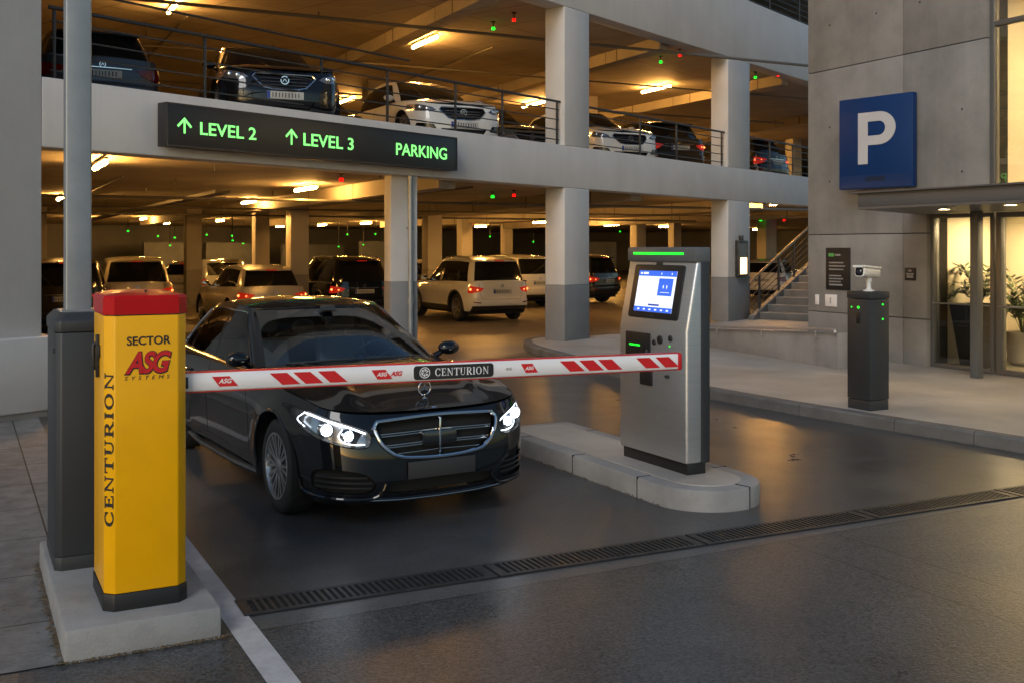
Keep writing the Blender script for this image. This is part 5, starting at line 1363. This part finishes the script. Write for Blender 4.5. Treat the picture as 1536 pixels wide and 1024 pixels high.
def make_car(kind, colour, label, loc, heading, group, seed=1, lit=True, front=True, rear=True, rails=False):
    """heading: world direction the bonnet points to, degrees clockwise from straight away"""
    S = SPEC[kind]; pm = P_[colour]
    root = thing('parked_car', label, 'car', loc, R(90-heading), group)
    sh = body_shell(S, 7, 22); cr = S['RT']+.062
    suv = kind == 'suv'; zt_r = herm(S['zt'], S['xr'])
    if rear:
        k = zt_r
        tl = {'suv': [(.50, k-.16), (.86, k-.09), (.93, k-.10), (.93, k-.27), (.80, k-.29), (.58, k-.24)], 'hatch': [(.46, k-.17), (.80, k-.11), (.92, k-.12), (.92, k-.31), (.74, k-.31), (.56, k-.25)], 'sedan': [(.45, k-.18), (.92, k-.12), (.92, k-.30), (.55, k-.30)]}[kind]
        for sd in (1, -1):
            poly = [(sd*a, b) for a, b in tl]; pv, pf = sh.cut('B', poly)
            t = patch_obj('tail_light', pv, pf, M['tail'] if lit else M['taildark'], root, .006)
            if lit and t:
                # the bright bulbs behind the lens
                for yy, zz, rr in ((.80, k-.19, .038), (.66, k-.20, .022)):
                    p = sh.project('B', (sd*yy, zz))[0]
                    h = Shell(pv, pf).project('B', (sd*yy, zz))[0]
                    if h: MB().ball(h+Vector((-.004, 0, 0)), rr, 10, 6, (.35, 1.3, .8)).build('bulb', M['tailhot'], t, smooth=True)
        # lower cladding and reflectors
        pv, pf = sh.cut('B', [(-.80, .2), (.80, .2), (.78, .42 if suv else .36), (-.78, .42 if suv else .36)], True); patch_obj('lower_bumper', pv, pf, M['cladding'], root)
        for sd in (1, -1):
            pts = sh.outline('B', [(sd*.60, .50), (sd*.76, .52)], .004, False); tubes('reflector', pts, .016, M['taildark'], root)
        plate(sh, 'B', k-.245, 0, root, seed); badge(sh, 'B', k-.11, root)
        seams(sh, [('B', [(-.62, .98*k), (-.60, k-.34), (-.52, k-.44), (.52, k-.44), (.60, k-.34), (.62, .98*k)])], root)
        tubes('trim_bar', sh.outline('B', [(-.40, k-.155), (.40, k-.155)], .004, False), .012, M['chrome'] if colour in ('dark', 'slate', 'black') else pm, root)
    if front:
        zf = herm(S['zt'], S['xf']-.1)
        g = [(-.40, zf-.04), (.40, zf-.04), (.45, zf-.09), (.30, zf-.24), (.18, zf-.265), (-.18, zf-.265), (-.30, zf-.24), (-.45, zf-.09)]
        pv, pf = sh.cut('F', g); patch_obj('grille', pv, pf, M['frit'], root, 0, (-.03, 0, 0)); tubes('grille_frame', sh.outline('F', g, .004), .011, M['chrome'], root, True); 
        mbg = MB()
        for q in (-.10, -.15, -.20): 
            pts = Shell(pv, pf).outline('F', [(-.33, zf+q), (.33, zf+q)], -.012, False)
            if len(pts) > 1: mbg.tube(pts, .006, 5)
        if mbg.v: mbg.build('grille_bars', M['housing'], root)
        badge2 = frame((sh.project('F', (0, zf-.02))[0].x if sh.project('F', (0, zf-.02))[0] else S['xf'], 0, 0), (0, 1, 0), (0, 0, 1))
        sh2 = Shell(pv, pf)
        badge(sh2, 'F', zf-.13, root, .062)
        for sd in (1, -1):
            hl = [(sd*a, b) for a, b in ((.50, zf-.10), (.56, zf-.05), (.78, zf+.015), (.90, zf+.04), (.90, zf-.03), (.80, zf-.11), (.62, zf-.135))]
            pv, pf = sh.cut('F', hl); h = patch_obj('headlight', pv, pf, M['lampclear'], root, .003)
            if h:
                for yy, dz_, c_ in ((.64, -.075, 'housing'), (.74, -.05, 'housing')):
                    q = Shell(pv, pf).project('F', (sd*yy, zf+dz_))[0]
                    if q: MB().ball(q+Vector((.002, 0, 0)), .036, 10, 6, (.5, 1, 1)).build('bulb', M['chrome'], h, smooth=True)
                q = Shell(pv, pf).project('F', (sd*.83, zf-.01))[0]
                if q: MB().ball(q, .024, 8, 6, (.6, 1, .8)).build('indicator', mat('amber_lens', (.5, .14, .01), .2, coat=1) if 'amber_lens' not in bpy.data.materials else bpy.data.materials['amber_lens'], h, smooth=True)
            fo = [(sd*a, b) for a, b in ((.50, .30), (.56, .40), (.80, .43), (.82, .36), (.74, .29))]
            pv, pf = sh.cut('F', fo); patch_obj('fog_intake', pv, pf, M['frit'], root, 0, (-.02, 0, 0))
        lo = [(-.44, .33), (.44, .33), (.36, .22), (-.36, .22)]
        pv, pf = sh.cut('F', lo); patch_obj('lower_intake', pv, pf, M['frit'], root, 0, (-.03, 0, 0))
        plate(sh, 'F', .40 if kind != 'suv' else .46, 0, root, seed+5)
    b0 = S['base']; zs = lambda x: herm(S['zt'], x)
    xa, xb, xd = b0[3][0]-.02, b0[5][0], b0[6][0]-.12
    sl = []
    for ax in 'LR':
        sl += [(ax, [(xa, zs(xa)-.03), (xa+.10, .62), (xa+.06, .32)]), (ax, [(xb, zs(xb)-.02), (xb-.01, .32)]), (ax, [(xd-.05, zs(xd)-.02), (xd+.10, .70), (xd+.22, .50), (xd+.26, .32)])]
    seams(sh, sl, root)
    for sd in (1, -1):
        handle(sh, xb+.20, zs(0)-.13, sd, pm if colour not in ('black',) else M['chrome'], root); handle(sh, xd+.16, zs(-1)-.13, sd, pm if colour not in ('black',) else M['chrome'], root)
    arches(sh, S, cr)
    if suv:
        for ax in 'LR':
            for xw in S['wb']:
                pts = []
                for k in range(25):
                    a = math.pi*(-.02+1.04*k/24); q = sh.project(ax, (xw+(cr+.022)*math.cos(a), S['RT']+.01+(cr+.022)*math.sin(a)))[0]
                    if q: pts.append(q)
                tubes('arch_trim', pts, .022, M['cladding'], root, n=6)
            pv, pf = sh.cut(ax, [(S['wb'][1]+cr+.02, .2), (S['wb'][0]-cr-.02, .2), (S['wb'][0]-cr-.02, .40), (S['wb'][1]+cr+.02, .40)]); patch_obj('sill_trim', pv, pf, M['cladding'], root, .004)
    patch_obj('body', sh.v, sh.f, pm, root)
    vs, fs = panel(S, True, 24, 16); patch_obj('bonnet', vs, fs, pm, root)
    if S['trunk']: vs, fs = panel(S, False, 24, 12); patch_obj('boot_lid', vs, fs, pm, root)
    parts, half = cabin_parts(S, 8, 16)
    glasshouse(parts, dict({k: M['tint'] for k in WINKEY}, roof=pm, pillar=pm, frit=M['frit']), root)
    if not S['trunk'] and rear:          # roof spoiler with a high brake light
        xr_ = S['roof'][10][0]; zz = zroof(S, xr_, 0)
        MB().loft([[Vector((x, y*k, z-.05*abs(y)**2)) for y, k in ((-.55, 1), (-.3, 1), (0, 1), (.3, 1), (.55, 1))] for x, z, k in ((xr_+.18, zz+.012, 1), (xr_-.10, zz-.012, 1), (xr_-.11, zz-.03, 1), (xr_+.10, zz-.03, 1))], False).build('spoiler', pm, root, smooth=True)
        if lit: MB().box(xr_-.118, xr_-.10, -.13, .13, zz-.038, zz-.016).build('brake_light', M['tail'], root)
    if rails:
        for sd in (1, -1):
            MB().tube([(x, sd*.60, zroof(S, x, .60)+dz_) for x, dz_ in ((.0, .0), (-.08, .035), (-.8, .045), (-1.5, .035), (-1.6, .0))], .017, 8).build('roof_rail', M['alu'], root, smooth=True)
    MB().box(S['xr']+.35, S['xf']-.35, -S['W']+.16, S['W']-.16, .20, .40).build('underbody', M['well'], root)
    wells(S, root, cr)
    for x in S['wb']:
        for sd in (1, -1): wheel(S, root, x, sd, rim='rim' if colour not in ('dark',) else 'rimdark', spokes=[5, 7, 6][seed % 3])
    for sd in (1, -1): mirror(S, root, sd, pm)
    return root
# =================================================================== THE BLACK SEDAN AT THE BARRIER
def make_sedan(loc, rz):
    S = SPEC['sedan']; pm = P_['black']
    root = thing('sedan_car', 'glossy black sedan with lit headlights waiting behind the white boom arm', 'car', loc, rz)
    sh = body_shell(S, 17, 52); cr = S['RT']+.052; orig = Shell(list(sh.v), list(sh.f))
    # grille
    g = crom([(-.475, .675), (-.455, .708), (-.40, .720), (0, .735), (.40, .720), (.455, .708), (.475, .675), (.44, .585), (.37, .515), (.28, .478), (0, .462), (-.28, .478), (-.37, .515), (-.44, .585), (-.475, .675)], 4)[:-1]
    pv, pf = sh.cut('F', g); gs = Shell(pv, pf)
    patch_obj('grille', pv, pf, M['well'], root, 0, (-.055, 0, 0))
    fr = orig.outline('F', g, .006, step=.02); tubes('grille_frame', fr, .0135, M['chrome'], root, True, 8)
    mb = MB()
    for z, hw in ((.645, .43), (.630, .425), (.570, .40), (.555, .395), (.510, .32)):
        for a, b in ((-hw, -.012), (.012, hw)):
            pts = [(p+Vector((-.012-.012*(1-abs(p.y)/.5), 0, 0))) for p in gs.outline('F', [(a, z-.010*(abs(a)/.45)), (b, z-.010*(abs(b)/.45))], 0, False, .03)]
            if len(pts) > 1: mb.tube(pts, .0065 if z in (.645, .570) else .005, 6)
    mb.build('grille_bars', M['chrome'], root, smooth=True)
    p = orig.project('F', (0, .6))[0]
    MB().box(p.x-.03, p.x+.004, -.007, .007, .468, .728).build('grille_spine', M['chrome'], root, bevel=.003)
    MB().prism(rrect(-.135, .135, .535, .640, .03, 5), p.x-.05, p.x+.002, Matrix(((0, 0, 1, 0), (1, 0, 0, 0), (0, 1, 0, 0), (0, 0, 0, 1)))).build('radar_cover', mat('radar_black', (.01, .01, .011), .12, coat=1), root, bevel=.006)
    # headlights
    for sd in (1, -1):
        hl = crom([(.500, .615), (.525, .665), (.62, .705), (.74, .748), (.845, .796), (.885, .805), (.885, .745), (.85, .655), (.77, .598), (.64, .560), (.53, .558), (.500, .605)], 3)[:-1]
        poly = [(sd*a, b) for a, b in hl]; pv, pf = sh.cut('F', poly)
        if not pf: continue
        ps = Shell(pv, pf)
        lens = patch_obj('headlight', pv, pf, M['lensglass'], root, .002)
        patch_obj('lamp_housing', pv, pf, M['housing'], lens, 0, (-.085, -sd*.012, 0))
        # side walls of the recess
        ol = orig.outline('F', poly, 0, True, .03); n = len(ol); mb = MB()
        mb.add([q for q in ol]+[q+Vector((-.09, -sd*.012, 0)) for q in ol], [(i, (i+1) % n, n+(i+1) % n, n+i) for i in range(n)]); mb.build('lamp_rim', M['frit'], lens)
        tubes('lamp_edge', orig.outline('F', poly, .001, True, .025), .004, M['frit'], lens, True)
        for yy, zz, rr in ((.748, .668, .037), (.628, .630, .031)):
            q = ps.project('F', (sd*yy, zz))[0]
            if q is None: continue
            FM = frame(q+Vector((-.05, 0, 0)), (0, 1, 0), (0, 0, 1))
            MB().lathe([(rr+.014, -.03), (rr+.012, .012), (rr+.004, .016), (rr+.002, -.01)], 24, FM).build('lamp_bezel', M['chrome'], lens, smooth=True, ang=40)
            MB().ball(q+Vector((-.05, 0, 0)), rr, 18, 10, (.7, 1, 1)).build('projector', M['beam'], lens, smooth=True)
        for nm, line, r in (('running_light', [(.525, .645), (.62, .687), (.74, .729), (.83, .770)], .0065), ('running_light', [(.665, .677), (.692, .632), (.665, .592), (.60, .576), (.535, .576)], .0042), ('running_light', [(.83, .770), (.862, .722), (.845, .682)], .004)):
            pts = [ps.project('F', (sd*a, b))[0] for a, b in crom(line, 8)]; pts = [q+Vector((-.022, 0, 0)) for q in pts if q is not None]
            tubes(nm, pts, r, M['led'], lens)
    # lower front: side intakes with slats, middle intake, chrome line
    for sd in (1, -1):
        io = [(sd*a, b) for a, b in crom([(.47, .300), (.55, .382), (.72, .415), (.815, .405), (.83, .340), (.80, .272), (.66, .248), (.52, .252), (.47, .300)], 3)[:-1]]
        pv, pf = sh.cut('F', io); qs = Shell(pv, pf)
        ip = patch_obj('side_intake', pv, pf, M['well'], root, 0, (-.05, -sd*.01, 0))
        ol = orig.outline('F', io, 0, True, .03); n = len(ol)
        MB().add(ol+[q+Vector((-.055, -sd*.01, 0)) for q in ol], [(i, (i+1) % n, n+(i+1) % n, n+i) for i in range(n)]).build('intake_rim', M['frit'], ip)
        mb = MB()
        for z in (.285, .32, .355):
            pts = [q+Vector((-.015, 0, 0)) for q in qs.outline('F', [(sd*.50, z), (sd*.81, z+.012)], 0, False, .03)]
            if len(pts) > 1: mb.tube(pts, .007, 6)
        if mb.v: mb.build('intake_slats', mat('intake_slat', (.02, .02, .022), .3), ip)
    lo = crom([(-.43, .30), (-.30, .318), (0, .322), (.30, .318), (.43, .30), (.40, .245), (0, .235), (-.40, .245), (-.43, .30)], 4)[:-1]
    pv, pf = sh.cut('F', lo); patch_obj('lower_intake', pv, pf, M['well'], root, 0, (-.05, 0, 0))
    tubes('chrome_lip', orig.outline('F', [(-.60, .212), (-.3, .192), (0, .187), (.3, .192), (.60, .212)], .006, False, .03), .0075, M['chrome'], root)
    for sd in (1, -1):      # sculpted blade under each side intake
        tubes('bumper_blade', orig.outline('F', [(sd*a, b) for a, b in crom([(.87, .33), (.84, .245), (.74, .222), (.52, .215), (.44, .245), (.41, .31)], 4)], .006, False, .03), .013, pm, root, n=8)
    p = orig.project('F', (0, .385))[0]
    MB().box(p.x-.002, p.x+.016, -.26, .26, .328, .445).build('number_plate', mat('blank_plate', (.038, .038, .040), .5, spec=.3), root, bevel=.004)
    # emblems: star on the bonnet and a small badge below it
    zc = herm(S['zt'], 2.03)+herm(S['crown'], 2.03)
    FM = frame((2.02, 0, zc+.074), (0, 1, 0), (.08, 0, 1)); mb = MB()
    rings = []
    for k in range(28):
        a = 2*math.pi*k/28; rings.append(FM @ Vector((.048*math.cos(a), .048*math.sin(a), 0)))
    mb.tube(rings, .0040, 6, True)
    for k in range(3):
        a = R(90+120*k); c, s = math.cos(a), math.sin(a); mb.prism([(c*.047, s*.047), (-s*.008, c*.008), (-c*.005, -s*.005), (s*.008, -c*.008)], -.002, .002, FM)
    mb.cyl((2.02, 0, zc-.0), (2.022, 0, zc+.028), .004, 8); mb.ball((2.02, 0, zc+.002), .022, 14, 6, (1, 1, .35)); mb.build('bonnet_emblem', M['chrome'], root, smooth=True, ang=40)
    MB().ball((2.165, 0, herm(S['zt'], 2.165)+.020), .017, 14, 6, (.9, 1.3, .5)).build('front_badge', M['chrome'], root, smooth=True)
    # body side
    b0 = S['base']; zs = lambda x: herm(S['zt'], x); sl = []
    for ax in 'LR':
        sl += [(ax, [(.66, zs(.66)-.02), (.86, .70), (.84, .34)]), (ax, [(-.30, zs(-.3)-.02), (-.30, .33)]), (ax, [(-1.02, zs(-1)-.02), (-.93, .74), (-.86, .52), (-.90, .34)]), (ax, [(.84, .33), (-.90, .33)]), (ax, [(1.95, .45), (1.86, .60), (1.86, .80)])]
    seams(orig, sl, root, r=.004)
    for sd in (1, -1):
        for x in (-.12, -.88): handle(orig, x, .815, sd, pm, root)
    arches(sh, S, cr)
    bo_ = patch_obj('body', sh.v, sh.f, pm, root)
    # sill blade and arch lips
    for sd, ax in ((1, 'L'), (-1, 'R')):
        for xw in S['wb']:
            pts = []
            for k in range(33):
                a = math.pi*(-.03+1.06*k/32); q = orig.project(ax, (xw+cr*math.cos(a), S['RT']+.01+cr*math.sin(a)))[0]
                if q: pts.append(q+Vector((0, -sd*.004, 0)))
            tubes('arch_lip', pts, .011, pm, root, n=8)
        MB().tube([(x, sd*y, z) for x, y, z in ((1.03, .875, .215), (.5, .90, .205), (-.5, .90, .205), (-1.03, .875, .22))], .026, 8).build('sill', pm, root, smooth=True)
    vs, fs = panel(S, True, 56, 40); patch_obj('bonnet', vs, fs, pm, root)
    vs, fs = panel(S, False, 40, 24); patch_obj('boot_lid', vs, fs, pm, root)
    parts, half = cabin_parts(S, 16, 30)
    gm = {'windscreen': M['carglass'], 'rear_screen': M['sideglass'], 'front_window': M['sideglass'], 'rear_window': M['sideglass'], 'quarter_window': M['sideglass'], 'roof': pm, 'pillar': pm, 'frit': M['frit']}
    glasshouse(parts, gm, root)
    # chrome window line, along sills and over the side windows
    n = 16; nh = 30; j1 = int(S['hmax']*nh)+1
    for sd in (1, -1):
        pts = [half[i][0] for i in range(int(3.0*n), int(6.98*n))]; pts = [Vector((x, sd*(y+.006), z+.020)) for x, y, z in pts]
        top = [half[i][j1] for i in range(int(6.98*n), int(3.0*n), -1)]; rear = [half[int(6.98*n)][j] for j in range(1, j1)]; frt = [half[int(3.02*n)][j] for j in range(j1, 0, -1)]
        rest = [Vector((x, sd*(y+.006), z)) for x, y, z in rear+top+frt]
        tubes('window_chrome', pts+rest, .0065, M['chrome'], root, True)
    # windscreen frame: dark rubber, wipers, cowl
    ws = [half[i][29] for i in range(int(1.9*n), -1, -1)]; ring = [Vector((x, -y, z+.004)) for x, y, z in ws]+[Vector((x, y, z+.004)) for x, y, z in ws[::-1]]
    tubes('screen_seal', ring, .008, M['frit'], root)
    for sd, y0, y1 in ((1, .58, .02), (1, -.05, -.58)):
        pts = []
        for t in range(9):
            y = y0+(y1-y0)*t/8; ay = abs(y); i = min(range(int(2*n)), key=lambda q: abs(half[q][2][1]-ay)); x, _, z = half[i][2]; pts.append(Vector((x+.02, y, z+.012)))
        MB().tube(pts, .007, 6).build('wiper', M['cabin'], root)
    # cabin
    cab = MB()
    cab.box(-1.75, .70, -.70, .70, .30, .42); cab.build('cabin_floor', M['cabin'], root)
    dash = MB(); dash.loft([[Vector((x, y, z)) for x, z in ((.90, .86), (.90, .955), (.62, .955), (.40, .90), (.36, .70), (.5, .62))] for y in (-.68, .68)]); dash.build('dashboard', M['cabin'], root, bevel=.03)
    def seat(x, y, w_, name='seat', head=True, back=.62):
        o = MB().loft([[Vector((px, y+k*w_*s, pz)) for px, pz in ((x+.50, .50), (x+.50, .64), (x+.04, .62), (x-.14, .62+back), (x-.26, .62+back), (x-.12, .50))] for k, s in ((-1, .92), (-.8, 1), (.8, 1), (1, .92))]).build(name, M['seat'], root, bevel=.035, seg=3)
        if head:
            MB().loft([[Vector((px, y+hw, pz)) for px, pz in ((x-.12, 1.14), (x-.12, 1.32), (x-.17, 1.345), (x-.24, 1.32), (x-.24, 1.14))] for hw in (-.13, .13)]).build('headrest', M['seat'], o, bevel=.03, seg=3)
            mb = MB()
            for q in (-.06, .06): mb.cyl((x-.18, y+q, 1.05), (x-.18, y+q, 1.20), .007, 6)
            mb.build('headrest_post', M['chrome'], o)
    seat(-.30, .37, .25, back=.46); seat(-.30, -.37, .25, back=.46)
    seat(-1.25, 0, .62, 'rear_bench', False, back=.38)
    for y in (-.36, .36): MB().ball((-1.42, y, 1.10), 1, 12, 8, (.05, .12, .08)).build('rear_headrest', M['seat'], root, smooth=True)
    SM = Matrix.Translation((.30, .37, .93)) @ Matrix.Rotation(R(-68), 4, 'Y')
    mb = MB(); mb.tube([SM @ Vector((.175*math.cos(a), .175*math.sin(a), 0)) for a in [2*math.pi*k/32 for k in range(32)]], .014, 8, True)
    for a in (0, 120, 240): mb.tube([SM @ Vector((0, 0, -.02)), SM @ Vector((.17*math.cos(R(a+60)), .17*math.sin(R(a+60)), 0))], .014, 6)
    mb.ball(SM @ Vector((0, 0, -.02)), .05, 12, 6); mb.build('steering_wheel', M['cabin'], root, smooth=True)
    mb = MB(); mb.ball((.13, 0, 1.335), 1, 14, 8, (.02, .12, .035)); mb.box(.11, .20, -.05, .05, 1.36, 1.40); mb.build('rear_view_mirror', M['cabin'], root, smooth=True)
    MB().box(S['xr']+.4, S['xf']-.30, -S['W']+.14, S['W']-.14, .20, .31).build('underbody', M['well'], root)
    MB().box(1.0, 2.12, -.60, .60, .32, .70).build('engine_block', M['well'], root)
    wells(S, root, cr)
    for x in S['wb']:
        for sd in (1, -1): wheel(S, root, x, sd, rim='rim', spokes=10, hi=True)
    for sd in (1, -1): mirror(S, root, sd, pm, True)
    return root
sa = R(31.5); sdir = Vector((math.sin(sa), -math.cos(sa))); piv = Vector((-1.525, 8.95)); ctr = piv - sdir*.30
make_sedan((ctr.x, ctr.y, .002), math.atan2(sdir.y, sdir.x))

# =================================================================== OTHER CARS
LH = -27.8
def px_car(kind, colour, px, Y, z, heading, label, seed, rear=True, **kw):
    """the car's near end (its number plate) stands at this column and depth"""
    p = at(px, Y); S = SPEC[kind]; hd = R(heading); d = Vector((math.sin(hd), math.cos(hd), 0))
    c = p - d*S['xr'] if rear else p - d*S['xf']
    c.z = z
    return make_car(kind, colour, label, c, heading, 'cars parked on the lower deck' if z < 1 else 'cars parked on the upper deck', seed, front=not rear, rear=rear, **kw)
px_car('suv', 'white', 755, 26.6, .006, LH, 'white car with lit tail lights parked between the downpipe column and the wide column', 1, rails=True)
px_car('hatch', 'silver', 414, 24.6, .006, LH-3, 'silver wagon with lit tail lights behind the black sedan roof', 2)
px_car('suv', 'beige', 207, 25.4, .006, LH+4, 'champagne estate car seen from behind above the red barrier cap', 3)
px_car('suv', 'dark', 98, 22.6, .006, LH+6, 'dark car with a pale number plate behind the galvanised post', 4)
px_car('suv', 'black', 548, 26.6, .006, LH-2, 'black off-road car with lit tail lights left of the downpipe column', 5, rails=True)
px_car('hatch', 'white', 268, 34.5, .006, LH+34, 'white car partly hidden by the slim yellow column', 6)
px_car('hatch', 'dark', 328, 37, .006, LH+20, 'dark car deep in the deck right of the slim yellow column', 7, lit=False)
px_car('suv', 'white', 812, 33.0, .006, LH-8, 'white car half hidden behind the wide facade column', 8, lit=False)
px_car('suv', 'dark', 916, 35.5, .006, LH-20, 'dark car with small red lights between the wide column and the ticket machine', 9)
px_car('hatch', 'white', 1143, 38, .006, LH+50, 'white car seen through the staircase railing', 10, lit=False)
px_car('hatch', 'grey', 655, 36, .006, LH+10, 'grey car far behind the white car, beside the downpipe column', 11, lit=False)
ZD = 3.667
px_car('hatch', 'slate', 155, 14.9, ZD, LH-2, 'slate grey hatchback seen from behind on the upper deck, behind the galvanised post', 12, lit=False)
px_car('hatch', 'black', 428, 14.9, ZD, 158, 'black car facing out on the upper deck above the green LEVEL sign', 13, rear=False)
px_car('hatch', 'white', 697, 18.5, ZD, 154, 'white car facing out on the upper deck left of the wide column', 14, rear=False)
px_car('hatch', 'dark', 520, 20.5, ZD, 150, 'dark car in shade on the upper deck between the black and white cars', 15, rear=False)
px_car('hatch', 'grey', 800, 22.5, ZD, 150, 'dim grey car on the upper deck right of the white car', 16, rear=False)
px_car('hatch', 'white', 948, 22.9, ZD, 154, 'white car facing out on the upper deck just right of the wide column', 17, rear=False)
px_car('hatch', 'dark', 1022, 26.0, ZD, LH+6, 'dark car with red tail lights on the upper deck between the two wide columns', 18)
px_car('hatch', 'dark', 1168, 30.5, ZD, LH-14, 'dark car with red tail lights on the upper deck beside the concrete building', 19)
